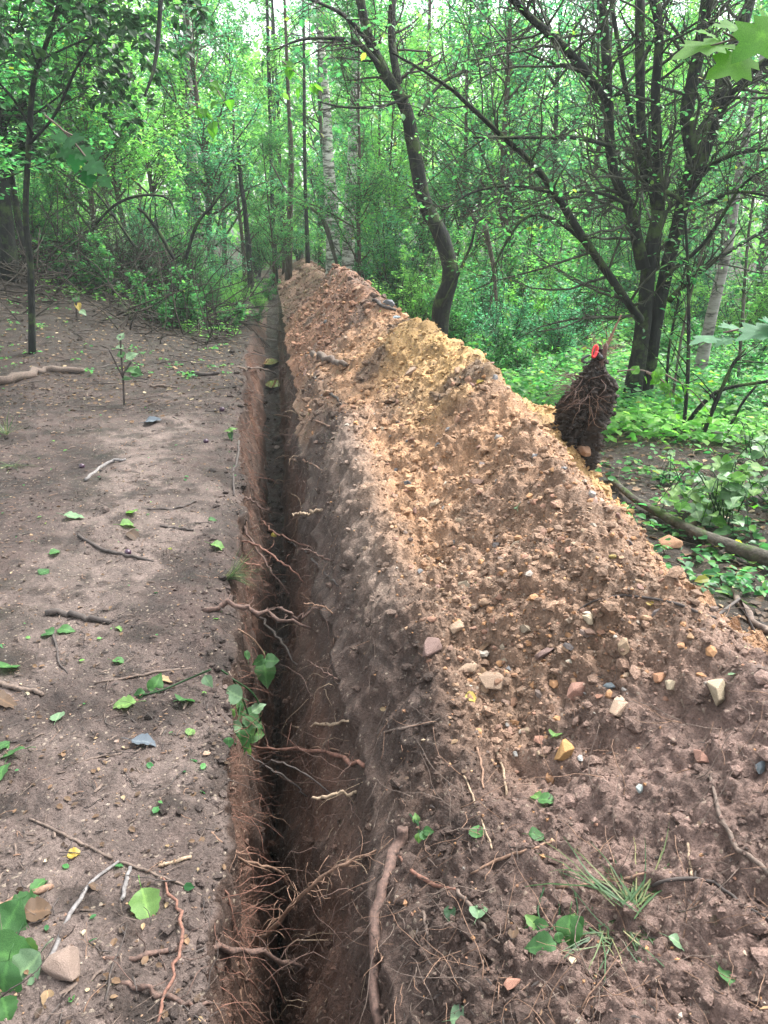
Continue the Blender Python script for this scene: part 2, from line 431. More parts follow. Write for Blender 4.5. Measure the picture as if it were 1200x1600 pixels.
NL, NLX, NW1, NFL, NW2, NH, NR, NRX = 250, 12, 38, 12, 46, 310, 100, 12
ny = len(YS)
Yc = YS[:, None]
wob = 0.075 * fbm(YS * 1.9, YS * 0 + 3.1, 5, 3) + 0.036 * fbm(YS * 9, YS * 0 + 7.7, 6, 3, 0.7)
wob2 = 0.07 * fbm(YS * 2.1, YS * 0 + 13.1, 15, 3) + 0.032 * fbm(YS * 10, YS * 0 + 17.7, 16, 3, 0.7)
XL = (XLf(YS))[:, None]
W = (Wf(YS))[:, None]; D = Df(YS)[:, None]; FL = FLf(YS)[:, None]; FR = FRf(YS)[:, None]
Hc = Hcf(YS)[:, None]; CO = COf(YS)[:, None]; TO = TOf(YS)[:, None]; BK = BKf(YS)[:, None]
def ground_z(X, Y):
    offl = XLf(Y) - X if np.ndim(Y) == 0 or Y.shape != XX0.shape else XL - X
    z = 0.55 * sstep(2.2, 7.5, -X - 0.05 * Y) * sstep(5, 13, Y)
    z = z + 0.05 * fbm(X * 0.5, Y * 0.5, 31, 3) + 0.25 * fbm(X * 0.07 + 5, Y * 0.07, 33, 2) * sstep(8, 30, np.abs(X) + Y)
    z = z + 0.30 * np.exp(-((X + 6.2) / 2.6) ** 2 - ((Y - 14.5) / 2.0) ** 2)
    z = z + 0.42 * sstep(0.3, 2.6, offl) * sstep(8.2, 12.5, Y)
    return z
def heap_z(off, Y):
    w, co, to, hc = Wf(Y), COf(Y), TOf(Y), Hcf(Y)
    s = np.where(off < co, (co - off) / (co - w), (off - co) / (to - co))
    tri = hc * (1.055 - np.sqrt(s * s + 0.055 ** 2))
    tri = np.where(off < co, tri, hc * (1.055 - np.sqrt(s * s + 0.055 ** 2)))
    k = 0.05
    tri = 0.5 * (tri + np.sqrt(tri * tri + k * k)) - 0.5 * k * 0.2
    bk = BKf(Y) * np.exp(-((off - w - 0.22) / 0.15) ** 2)
    big = (0.11 * fbm(off * 1.7 + 3, Y * 1.3, 41, 3) - 0.03 + 0.16 * fbm(off * .9 + 3, Y * .7, 43, 3) * sstep(9, 13, Y)) * sstep(0, .3, off - w) * sstep(0, .35, to - off) * np.minimum(1, hc)
    sad = .26 * np.exp(-((off - 1.92) / .20) ** 2 - ((Y - 4.35) / .38) ** 2)
    return tri + bk + big + sad
offs = []; zs = []; xs_ = []
qL = np.linspace(1, 0, NL, endpoint=False) ** 1.25          # far left -> lip
LL = 1.75 + 0.62 * np.maximum(Yc, 0)
off_left = -qL[None, :] * LL
ext = np.array([90, 60, 40, 28, 20, 14, 10, 7, 4.6, 2.8, 1.5, 0.6])
off_lx = -(LL + ext[None, :])
u = np.linspace(0, 1, NW1, endpoint=False)[None, :]
u_w1 = u
# left wall: from lip (0,0) to (FL,-D)
shape1 = 0.15 * u + 0.85 * u ** 1.0
offw1 = FL * shape1 + 0 * Yc; zw1 = -D * (u ** 0.95)
uf = np.linspace(0, 1, NFL, endpoint=False)[None, :]
offf = FL + (FR - FL) * uf; zf = -D - 0.02 * np.sin(uf * math.pi) + 0 * Yc
u2 = np.linspace(0, 1, NW2, endpoint=False)[None, :]
pw = 1.0 + 0.8 * sstep(5, 1.5, Yc)
offw2 = FR + (W - FR) * (u2 ** pw); zw2 = -D + (D + 0.0) * (u2)
uh = np.linspace(0, 1, NH, endpoint=False)[None, :]
offh = W + (TO - W + 0.15) * uh
ur = np.linspace(0, 1, NR)[None, :]
RR = 1.0 + 0.70 * np.maximum(Yc, 0)
offr = TO + 0.15 + RR * ur ** 1.2
offrx = TO + 0.15 + RR + ext[::-1][None, :]
OFF = np.concatenate([off_lx, off_left, offw1, offf, offw2, offh, offr, offrx], axis=1)
nx = OFF.shape[1]
c0 = NLX + NL; c1 = c0 + NW1; c2 = c1 + NFL; c3 = c2 + NW2; c4 = c3 + NH
YY = np.broadcast_to(Yc, OFF.shape).copy()
wv = wob[:, None] * np.exp(-np.abs(OFF) / 0.25); wv2 = wob2[:, None] * np.exp(-np.abs(OFF - W) / 0.25)
tf = sstep(18, 15, YY)
XX = XL + OFF + (wv + wv2) * tf
XX0 = XX
ZZ = ground_z(XX, YY)
ZZ[:, c0:c1] += zw1; ZZ[:, c1:c2] += zf; ZZ[:, c2:c3] += zw2
hz = heap_z(OFF, YY)
hz0 = heap_z(W + 0 * OFF, YY)
ZZ[:, c3:] += hz[:, c3:]
# carry the lip height of the heap side down the right wall, and round the left lip
ZZ[:, c2:c3] += hz0[:, c2:c3] * u2
lip = np.zeros_like(ZZ); lip[:, :c0] = -0.045 * np.exp(OFF[:, :c0] / 0.05) * tf[:, :c0]
lipn = np.exp(-zw1 * 0 - (u_w1 * D) / 0.05)
lip[:, c0:c1] = -0.045 * lipn * tf[:, c0:c1]
ZZ += lip
# base normals
def grid_normals(X, Y, Z):
    P = np.stack([X, Y, Z], -1)
    dx = np.empty_like(P); dy = np.empty_like(P)
    dx[:, 1:-1] = P[:, 2:] - P[:, :-2]; dx[:, 0] = P[:, 1] - P[:, 0]; dx[:, -1] = P[:, -1] - P[:, -2]
    dy[1:-1] = P[2:] - P[:-2]; dy[0] = P[1] - P[0]; dy[-1] = P[-1] - P[-2]
    return nrm(np.cross(dx, dy))
NN = grid_normals(XX, YY, ZZ)
# arc coordinate across
dW = np.hypot(np.diff(XX, axis=1), np.diff(ZZ, axis=1)); S_ = np.concatenate([np.zeros((ny, 1)), np.cumsum(dW, axis=1)], axis=1)
S_ = S_ - S_[:, c0:c0 + 1]
dYs = np.gradient(YS)[:, None]; dXs = np.concatenate([dW[:, :1], dW], axis=1)
space = np.maximum(dYs, dXs)
def fade(cell): return np.clip(cell / (2.2 * space), 0, 1) ** 1.5
mL = np.zeros_like(ZZ); mL[:, :c0] = 1
mW1 = np.zeros_like(ZZ); mW1[:, c0:c1] = 1
mF = np.zeros_like(ZZ); mF[:, c1:c2] = 1
mW2 = np.zeros_like(ZZ); mW2[:, c2:c3] = 1
mH = np.zeros_like(ZZ); mH[:, c3:c4] = 1
mR = np.zeros_like(ZZ); mR[:, c4:] = 1
heapness = mH * sstep(0, .12, OFF - W) * np.clip(Hc / 0.5, 0, 1)
# zone masks on the heap
wn1 = fbm(S_ * 1.6 + 9, YY * 1.6, 51, 4)
wn2 = fbm(S_ * 0.6 + 2, YY * 0.5, 53, 4)
near_dark = mH * sstep(0.35, -0.35, (YY - 1.72 - 0.30 * (OFF - 0.9) * 0.3) / 0.5 + 0.6 * wn1)
bank = mH * sstep(0.12, -0.12, OFF - W - 0.30 - 0.10 * wn1) * sstep(7.5, 5.0, YY + wn1)
darkish = np.clip(near_dark + bank, 0, 1)
yellow = mH * sstep(0, 0.35, 1 - np.abs((YY - 5.1) / 1.6) + 0.5 * wn1) * sstep(.4, .85, OFF - W) * (1 - darkish)
yellow = np.maximum(yellow, mH * np.exp(-((OFF - 1.85) / .35) ** 2 - ((YY - 4.4) / .5) ** 2))
rocky = heapness * (1 - darkish)
C_ = 0.0
n_big = fbm(S_ * 3.1, YY * 3.1, 61, 4)
n_mid = fbm(S_ * 14, YY * 14, 63, 4, 0.6)
n_fin = fbm(S_ * 55, YY * 55, 65, 3, 0.6)
cl1 = clods(S_ * 8, YY * 8, 71, 0.5); cl2 = clods(S_ * 21, YY * 21, 75, 0.75); cl3 = clods(S_ * 48, YY * 48, 79, 0.9)
bil = np.abs(fbm(S_ * 9 + 3, YY * 9, 167, 5, 0.62))          # creases between crumbs
disp = mL * (0.030 * n_big + 0.016 * n_mid * fade(.07) + 0.007 * n_fin * fade(.02) + 0.022 * bil * fade(.05) * sstep(-.4, .4, wn1)
             + fade(.045) * 0.018 * cl2 * sstep(.1, .6, wn1) + fade(.02) * 0.005 * cl3)
disp += (mH * (1 - heapness)) * (0.02 * n_mid * fade(.07) + .005 * n_fin * fade(.02)) + 0.0
disp += heapness * (0.055 * n_big + 0.036 * n_mid * fade(.07) + 0.013 * n_fin * fade(.02) + (0.05 - .018 * near_dark) * bil * fade(.05))
disp += (heapness * 0.55 + rocky * 0.55) * (0.045 * cl1 * fade(.12) + 0.030 * cl2 * fade(.045) + 0.016 * cl3 * fade(.02))
wallm = mW1 + mW2
zrel = ZZ
streak = fbm(YY * 26, zrel * 2.2, 91, 3, 0.6)
disp += wallm * (0.050 * n_big + 0.016 * n_mid * fade(.07) + 0.014 * bil * fade(.05) + 0.006 * n_fin * fade(.02) + 0.020 * streak * fade(.04) + 0.008 * cl2 * fade(.045) + .005 * cl3 * fade(.02)) * tf
disp += mF * (0.02 * n_mid + 0.02 * cl2)
disp += mR * (0.03 * n_big + 0.012 * n_mid * fade(.07) + .008 * cl2 * fade(.045))
# soften across the seams so that the pieces meet
XX = XX + NN[..., 0] * disp * (wallm + mF * 0 + (1 - wallm) * 0.6); YY2 = YY + NN[..., 1] * disp * 0.5; ZZ = ZZ + NN[..., 2] * disp + 0.0
NN = grid_normals(XX, YY2, ZZ)
# colours of the soils, plus light painted on the bank crest
def C(*c): return np.array(c)[None, None, :]
def mixc(a, b, t): return a * (1 - t[..., None]) + b * t[..., None]
col = np.broadcast_to(C(.135, .097, .084), XX.shape + (3,)).copy()
pale = C(.295, .228, .200)
lp = sstep(-.25, .35, fbm(S_ * 1.1 + 4, YY * 0.9, 101, 5, .6) + 0.60 * np.exp(-((OFF + 0.62) / 0.45) ** 2) - 0.42 - 0.8 * sstep(6.5, 9, YY) - 0.55 * sstep(1.3, 2.6, -OFF - .12 * YY))
col = mixc(col, pale, lp * mL)
dk = sstep(-.05, .45, fbm(S_ * 2.6 + 14, YY * 2.6, 107, 5, .6))
col = mixc(col, C(.052, .037, .031), 0.9 * dk * mL * (1 - .5 * lp))
dk2 = sstep(.05, .3, fbm(S_ * 6 + 34, YY * 6, 108, 5, .65))
col = mixc(col, C(.065, .047, .038), .8 * dk2 * mL)
col = mixc(col, C(.045, .040, .028), .7 * sstep(.15, .45, fbm(S_ * 3 + 94, YY * 3, 109, 5, .65)) * mL * sstep(.5, 1.2, -OFF))
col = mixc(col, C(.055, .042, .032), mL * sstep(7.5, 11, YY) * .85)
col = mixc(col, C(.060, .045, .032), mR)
wallc = mixc(np.broadcast_to(C(.155, .088, .062), XX.shape + (3,)), C(.085, .055, .042), sstep(-.3, .4, n_big + .5 * streak))
wallc = mixc(wallc, C(.21, .105, .065), sstep(.1, .5, fbm(S_ * 2 + 40, YY * 1.2, 111, 3)) * mW1)
wallc = mixc(wallc, C(.20, .125, .09), sstep(.0, .6, fbm(S_ * 2 + 40, YY * 1.6, 112, 3)) * mW2 * .6)
lay = sstep(-.15, .25, fbm(YY * .35 + 3, ZZ * 9, 115, 4)) 
wallc = mixc(wallc, C(.10, .060, .046), lay * .5)
wallc = mixc(wallc, C(.06, .042, .034), sstep(-.16, -.02, ZZ - .03 * n_big) * .7)
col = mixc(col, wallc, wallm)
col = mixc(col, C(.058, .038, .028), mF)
heapc = mixc(np.broadcast_to(C(.43, .255, .145), XX.shape + (3,)), C(.29, .188, .128), sstep(-.3, .4, wn2 + .4 * n_big))
heapc = mixc(heapc, C(.52, .335, .145), yellow * .95)
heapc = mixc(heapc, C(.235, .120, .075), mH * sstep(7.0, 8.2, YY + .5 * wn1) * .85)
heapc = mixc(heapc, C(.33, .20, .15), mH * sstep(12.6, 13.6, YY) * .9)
pat = sstep(.25, .5, fbm(S_ * 2.2 + 70, YY * 1.7, 121, 4)) * sstep(2.6, 3.4, YY)
heapc = mixc(heapc, C(.125, .085, .066), pat * .8 * mH)
heapc = mixc(heapc, C(.245, .166, .138), near_dark)
bankc = mixc(np.broadcast_to(C(.11, .075, .060), XX.shape + (3,)), C(.29, .215, .17), sstep(2.2, 2.8, YY) * sstep(-.02, .1, OFF - W - .08) * sstep(5.2, 4.4, YY))  # pale crest: light soil, with the light the ridge catches painted in
heapc = mixc(heapc, bankc, bank * (1 - .3 * near_dark))
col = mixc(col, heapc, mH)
col = mixc(col, C(.06, .045, .032), mH * (1 - np.clip(Hc / .4, 0, 1)))
# crumbs catch their own tint
tint = 1 + 0.22 * (vnoise(np.floor(S_ * 21), np.floor(YY * 21), 131) - 0.5)[..., None] * (heapness + .3)[..., None]
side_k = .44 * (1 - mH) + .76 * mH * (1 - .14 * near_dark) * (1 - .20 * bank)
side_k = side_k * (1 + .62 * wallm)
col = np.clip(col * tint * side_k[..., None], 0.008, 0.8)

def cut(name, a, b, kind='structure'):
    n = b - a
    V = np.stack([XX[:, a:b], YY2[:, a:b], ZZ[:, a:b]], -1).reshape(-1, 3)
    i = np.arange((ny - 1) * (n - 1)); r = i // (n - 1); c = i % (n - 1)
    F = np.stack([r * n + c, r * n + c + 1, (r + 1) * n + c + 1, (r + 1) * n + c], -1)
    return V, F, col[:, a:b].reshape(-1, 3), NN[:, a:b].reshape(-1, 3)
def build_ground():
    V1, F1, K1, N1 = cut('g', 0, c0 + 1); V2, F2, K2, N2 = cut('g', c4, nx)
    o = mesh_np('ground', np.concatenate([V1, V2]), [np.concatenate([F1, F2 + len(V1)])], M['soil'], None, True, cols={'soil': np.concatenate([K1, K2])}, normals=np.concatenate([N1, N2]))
    tag(o, kind='structure')
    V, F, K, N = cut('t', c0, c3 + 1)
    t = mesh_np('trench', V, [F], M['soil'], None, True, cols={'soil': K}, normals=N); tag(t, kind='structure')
    V, F, K, N = cut('h', c3, c4 + 1)
    h = mesh_np('spoil_heap', V, [F], M['soil'], None, True, cols={'soil': K}, normals=N)
    tag(h, 'long heap of dug orange and brown stony soil running beside the trench', 'spoil heap')
    return o, t, h
GROUND, TRENCH, HEAP = build_ground()
# coarse copy for placing things
def make_bvh():
    a = slice(None, None, 2)
    X, Y, Z = XX[a, ::2], YY2[a, ::2], ZZ[a, ::2]
    n = X.shape[1]; m = X.shape[0]
    V = np.stack([X, Y, Z], -1).reshape(-1, 3)
    i = np.arange((m - 1) * (n - 1)); r = i // (n - 1); c = i % (n - 1)
    F = np.stack([r * n + c, r * n + c + 1, (r + 1) * n + c + 1, (r + 1) * n + c], -1)
    return BVHTree.FromPolygons(V.tolist(), F.tolist())
BV = make_bvh()
def hit(px, py):
    r = Vector(pix_ray(px, py)).normalized()
    h = BV.ray_cast(Vector((0, 0, CAMZ)), r)
    return (np.array(h[0]), np.array(h[1])) if h[0] is not None else (np.array(at(px, py, 30)), np.array((0, 0, 1.0)))
def drop(x, y, z0=6.0):
    h = BV.ray_cast(Vector((x, y, z0)), Vector((0, 0, -1)))
    if h[0] is None: return np.array((x, y, 0.0)), np.array((0, 0, 1.0))
    n = np.array(h[1]); n = n if n[2] > 0 else -n
    return np.array(h[0]), n

# ------------------------------------------------------------------ plants: branches and leaves
def spawn(P, R, n, rng, t0=0.15, t1=1.0, ang=(35, 75), length=(0.4, 0.8), K=5, rk=0.5, wob=0.12, up=0.15, minr=0.002, bylen=True, tip=0.35, flat=0.0):
    """n children leaving the polylines P (N,K0,3)"""
    N, K0, _ = P.shape
    if bylen:
        ln = np.linalg.norm(np.diff(P, axis=1), axis=2).sum(1); i = rng.choice(N, n, p=ln / ln.sum())
    else:
        i = rng.integers(0, N, n)
    t = t0 + (t1 - t0) * rng.random(n)
    f = t * (K0 - 1); k = np.minimum(f.astype(int), K0 - 2); u = (f - k)[:, None]
    pos = P[i, k] * (1 - u) + P[i, k + 1] * u
    tan = nrm(P[i, k + 1] - P[i, k])
    rad = R[i, k] * (1 - u[:, 0]) + R[i, k + 1] * u[:, 0]
    rnd = rng.normal(size=(n, 3)); rnd -= tan * (rnd * tan).sum(1, keepdims=True)
    rnd[:, 2] *= (1 - flat); rnd = nrm(rnd)
    a = np.radians(rng.uniform(ang[0], ang[1], n))[:, None]
    d = nrm(tan * np.cos(a) + rnd * np.sin(a) + np.array([0, 0, up]))
    L = rng.uniform(length[0], length[1], n) * (1.15 - 0.5 * t)
    seg = (L / (K - 1))[:, None]
    pts = [pos]
    for j in range(K - 1):
        d = nrm(d + rng.normal(size=(n, 3)) * wob + np.array([0, 0, up * 0.15]))
        pts.append(pts[-1] + d * seg)
    Q = np.stack(pts, 1)
    r0 = np.maximum(rad * rk, minr)
    RR_ = r0[:, None] * np.linspace(1, tip, K)[None, :]
    return Q, RR_

TPL = {
 'd': (np.array([(0, 0, 0), (.45, .34, .07), (1, 0, -.05), (.45, -.34, .07)]), np.array([(0, 2, 1), (0, 3, 2)])),
 'o': (np.array([(0, 0, 0), (.22, .27, .05), (.62, .30, .03), (1, 0, -.12), (.62, -.30, .03), (.22, -.27, .05), (.45, 0, -.02)]),
       np.array([(6, 1, 0), (6, 2, 1), (6, 3, 2), (6, 4, 3), (6, 5, 4), (6, 0, 5)])),
 's': (np.array([(0, 0, 0), (.3, .2, .04), (.75, .14, 0), (1, 0, -.1), (.7, -.15, .02), (.3, -.2, .04)]), np.array([(0, 2, 1), (0, 3, 2), (0, 4, 3), (0, 5, 4)])),
}
_mp = [(0, 0), (-.05, .22), (.10, .45), (.20, .30), (.38, .62), (.46, .42), (.60, .44), (.62, .22), (.84, .16), (1, 0), (.84, -.16), (.62, -.22), (.60, -.44), (.46, -.42), (.38, -.62), (.20, -.30), (.10, -.45), (-.05, -.22)]
_mv = [(x, y, 0.05 * abs(y) - .12 * x * x) for x, y in _mp] + [(.3, 0, 0.0)]
TPL['m'] = (np.array(_mv), np.array([(18, (i + 1) % 18, i) for i in range(18)]))

def leaves(pos, d, up, size, tpl, rng, spread=0.25, vr=(0, 1), wid=1.0):
    V, F = TPL[tpl]
    n = len(pos)
    up = up + rng.normal(size=(n, 3)) * spread
    d = nrm(d); z = up - d * (up * d).sum(1, keepdims=True); z = nrm(z); y = np.cross(z, d)
    s = size[:, None, None]
    v = pos[:, None, :] + s * (V[None, :, 0:1] * d[:, None, :] + wid * V[None, :, 1:2] * y[:, None, :] + V[None, :, 2:3] * z[:, None, :])
    f = F[None] + (np.arange(n) * len(V))[:, None, None]
    var = np.repeat(rng.uniform(vr[0], vr[1], n), len(V))
    return v.reshape(-1, 3), f.reshape(-1, F.shape[1]), var

def leaves_on(P, n, rng, size, tpl='d', t0=0.1, droop=-.25, spread=.3, vr=(0, 1), jit=0.02, side=1.0):
    N, K, _ = P.shape
    i = rng.integers(0, N, n); t = t0 + (1 - t0) * rng.random(n) ** 0.8
    f = t * (K - 1); k = np.minimum(f.astype(int), K - 2); u = (f - k)[:, None]
    pos = P[i, k] * (1 - u) + P[i, k + 1] * u + rng.normal(size=(n, 3)) * jit
    tan = nrm(P[i, k + 1] - P[i, k])
    sd = nrm(np.cross(tan, np.array([0, 0, 1.0]) + 0 * tan)) * rng.choice([-1, 1], n)[:, None]
    d = nrm(tan * 0.6 + side * sd + rng.normal(size=(n, 3)) * .35 + np.array([0, 0, droop]))
    up = np.broadcast_to(np.array([0, 0, 1.0]), (n, 3))
    return leaves(pos, d, up, rng.uniform(size[0], size[1], n), tpl, rng, spread, vr)

def crown_obj(name, v, f, var, mat, parent, kind='stuff'):
    o = mesh_np(name, v, [f], M[mat], parent, False, attrs={'var': var})
    if kind: o['kind'] = kind
    return o

def tube_obj(name, P, R, mat, parent, sides=5, kind=None, lump=0.0, smooth=True):
    v, f = tubes(P, R, sides, 1, lump)
    o = mesh_np(name, v, f, M[mat], parent, smooth)
    if kind: o['kind'] = kind
    return o

def line_tube(name, pts, radii, mat, parent, n=14, sides=8, lump=0.08):
    P = smooth_line(pts, n)[None]; R = np.interp(np.linspace(0, 1, n), np.linspace(0, 1, len(radii)), radii)[None]
    return tube_obj(name, P, R, mat, parent, sides, None, lump), P, R

# ---------- kinds of plants, each built once then copied (meshes shared)
def make_tree(seed, H, r0, nb, ntw, nl, mat, size, tpl='d', spreadL=(1.2, 2.4), bark='bark_brown', lean=0.3, first=0.12, name='leafy_tree'):
    rng = np.random.default_rng(seed)
    root = empty(name, (0, 0, 0))
    pts = [(0, 0, -0.2)]
    x = y = 0
    for k in range(1, 7):
        x += rng.normal() * lean * H / 40 + lean * 0.1; y += rng.normal() * lean * H / 40
        pts.append((x, y, H * k / 6))
    tr, P0, R0 = line_tube('trunk', pts, [r0 * 1.25, r0, r0 * .8, r0 * .55, r0 * .2], bark, root, 16, 7)
    P1, R1 = spawn(P0, R0, nb, rng, first, 1.0, (45, 80), spreadL, 6, 0.45, 0.14, 0.25, 0.006)
    P2, R2 = spawn(P1, R1, ntw, rng, 0.2, 1.0, (25, 65), (0.35, 0.85), 4, 0.5, 0.15, 0.02, 0.003, flat=.5)
    g1 = tubes(P1, R1, 5); g2 = tubes(P2, R2, 3)
    G = Geo(); G.add(*g1); G.add(*g2)
    b = G.build('branches', M[bark], root); b['kind'] = 'stuff'
    v, f, var = leaves_on(P2, nl, rng, size, tpl, 0.05, -.3, .35, jit=.05)
    crown_obj('crown', v, f, var, mat, root)
    return root

def make_shrub(seed, H, ns, ntw, nl, mat, size, tpl='d', bark='twig_dark', name='leafy_shrub', ang=35, r0=.012):
    rng = np.random.default_rng(seed)
    root = empty(name, (0, 0, 0))
    a = rng.uniform(0, 2 * math.pi, ns); tilt = np.radians(rng.uniform(3, ang, ns))
    d = np.stack([np.cos(a) * np.sin(tilt), np.sin(a) * np.sin(tilt), np.cos(tilt)], -1)
    pts = [np.stack([rng.normal(size=ns) * .08, rng.normal(size=ns) * .08, np.full(ns, -.1)], -1)]
    L = H * rng.uniform(.55, 1.1, ns)
    for k in range(6):
        d = nrm(d + rng.normal(size=(ns, 3)) * .1 + np.array([0, 0, -.02 * k])); pts.append(pts[-1] + d * (L / 6)[:, None])
    P0 = np.stack(pts, 1); R0 = np.full((ns, 1), r0) * np.linspace(1, .3, 7)[None]
    P1, R1 = spawn(P0, R0, ntw, rng, .15, 1, (30, 70), (H * .12, H * .32), 4, .6, .12, .1, .002)
    G = Geo(); G.add(*tubes(P0, R0, 4)); G.add(*tubes(P1, R1, 3))
    b = G.build('stems', M[bark], root); b['kind'] = 'stuff'
    v, f, var = leaves_on(np.concatenate([P1]), nl, rng, size, tpl, 0.0, -.25, .35, jit=.02)
    crown_obj('leaves', v, f, var, mat, root)
    return root

PROTO = {
 'tA': make_tree(1, 7.5, .055, 40, 480, 11500, 'leaf', (.055, .10), bark='bark_brown'),
 'tB': make_tree(2, 8.5, .07, 44, 500, 12000, 'leaf_blue', (.05, .09), spreadL=(1.4, 2.8)),
 'tC': make_tree(3, 6.0, .045, 34, 420, 10500, 'leaf_bright', (.055, .10)),
 'tD': make_tree(4, 9.0, .06, 36, 420, 9500, 'leaf_bright', (.06, .11), bark='bark_dark', first=.3, spreadL=(1.3, 2.6)),
 'tE': make_tree(5, 7.0, .05, 38, 460, 10500, 'leaf', (.06, .12), spreadL=(1.3, 2.5), bark='bark_dark'),
 'sA': make_shrub(11, 2.0, 16, 260, 6500, 'leaf', (.035, .07)),
 'sB': make_shrub(12, 1.5, 14, 220, 5200, 'leaf_bright', (.035, .065)),
 'sC': make_shrub(13, 1.7, 18, 260, 5200, 'leaf_blue', (.03, .06)),
 'sD': make_shrub(14, 1.1, 16, 160, 2600, 'leaf', (.04, .075), 'o', ang=55),
 'sE': make_shrub(15, 1.9, 22, 260, 1500, 'leaf_dark', (.03, .06), ang=60, r0=.014),
}
used = set()
def put(kind, px=None, Y=None, x=None, s=1.0, rz=None, label=None, cat=None, group=None, name=None, tilt=0.0):
    """a plant of one kind standing on the ground"""
    if x is None: x = at(px, 400, Y)[0]
    p, n = drop(x, Y, 8.0)
    o = PROTO[kind]
    if kind in used: o = copy_tree(o)
    used.add(kind)
    o.location = (x, Y, p[2] - 0.03)
    o.rotation_euler = (tilt * random.uniform(-1, 1), tilt * random.uniform(-1, 1), random.uniform(0, 6.28) if rz is None else rz)
    o.scale = (s, s, s * random.uniform(.92, 1.08))
    if name: o.name = name
    tag(o, label, cat, group)
    return o

def zone(px):
    return 'left' if px < 330 else ('beyond' if px < 620 else ('mid' if px < 860 else 'right'))
TREES = [  # kind, photo column, distance, scale
 ('tE', -60, 10.0, .85), ('tE', 40, 13.0, 1.0), ('tA', 150, 14.5, .8), ('tA', 120, 18, 1.0), ('tC', 215, 15.5, .95), ('tC', 260, 19, 1.1), ('tB', 330, 19, .9),
 ('tA', 380, 23, .9), ('tC', 440, 25, 1.0), ('tB', 500, 27, 1.0), ('tA', 590, 22, .9), ('tC', 620, 18.5, .8), ('tB', 660, 21, 1.0), ('tA', 715, 16, .8), ('tC', 745, 19, .9),
 ('tB', 800, 15.5, .85), ('tD', 850, 19, 1.0), ('tB', 905, 17, .9), ('tA', 960, 21, 1.0), ('tC', 1010, 16, .85), ('tB', 1075, 19, .9), ('tC', 1130, 22, 1.1), ('tA', 1190, 17, .9), ('tB', 1260, 14, .9),
 ('tE', -10, 17, 1.1), ('tD', 75, 22, 1.1), ('tB', 170, 24, 1.1), ('tD', 300, 25, 1.1), ('tD', 440, 31, 1.2), ('tC', 560, 32, 1.2), ('tD', 700, 29, 1.2), ('tC', 830, 27, 1.2),
 ('tC', 1050, 29, 1.2), ('tD', 1190, 28, 1.2), ('tC', 220, 35, 1.4), ('tC', 620, 38, 1.5), ('tC', 930, 36, 1.4),
 ('tA', 350, 29, 1.2), ('tC', 120, 27, 1.1), ('tB', 760, 33, 1.3), ('tA', 500, 34, 1.3), ('tC', 1000, 24, 1.0), ('tA', 1110, 33, 1.3), ('tC', 680, 24, .9), ('tA', 430, 21, .55), ('tC', 20, 25, 1.2), ('tA', 560, 15.5, .62),
]
ORD = ['leftmost', 'second from left', 'third from left', 'fourth from left', 'fifth from left', 'sixth from left', 'seventh from left', 'eighth from left']
def ranked(rows, kt, zt):
    """a label for each row: its rank across the picture among the ones like it"""
    by = {}
    for i, r in enumerate(rows): by.setdefault((r[0], zone(r[1])), []).append(i)
    lab = {}
    for (k, z), ids in by.items():
        ids.sort(key=lambda i: rows[i][1])
        for n, i in enumerate(ids):
            one, many = kt[k]
            if len(ids) == 1: lab[i] = '%s %s' % (one, zt[z])
            else: lab[i] = '%s of the %s %s' % (ORD[n] if n < len(ids) - 1 else 'rightmost', many, zt[z])
    return lab
ZT = {'left': 'on the left beyond the brush pile', 'beyond': 'behind the trench end', 'mid': 'behind the curved trunk', 'right': 'behind the many-stemmed tree'}
KT = {'tA': ('mid-green leafy tree', 'mid-green leafy trees'), 'tB': ('bluish green leafy tree', 'bluish green leafy trees'), 'tC': ('bright yellow-green young tree', 'bright yellow-green young trees'), 'tD': ('tall tree with bare lower trunk', 'tall bare-trunked trees'), 'tE': ('dense shady green tree', 'dense shady green trees')}
tl = ranked(TREES, KT, ZT)
for i, (k, px, Y, s) in enumerate(TREES):
    put(k, px, Y, s=s, tilt=.05, label=tl[i], cat='tree', group='%s %s' % (KT[k][1], ZT[zone(px)]))
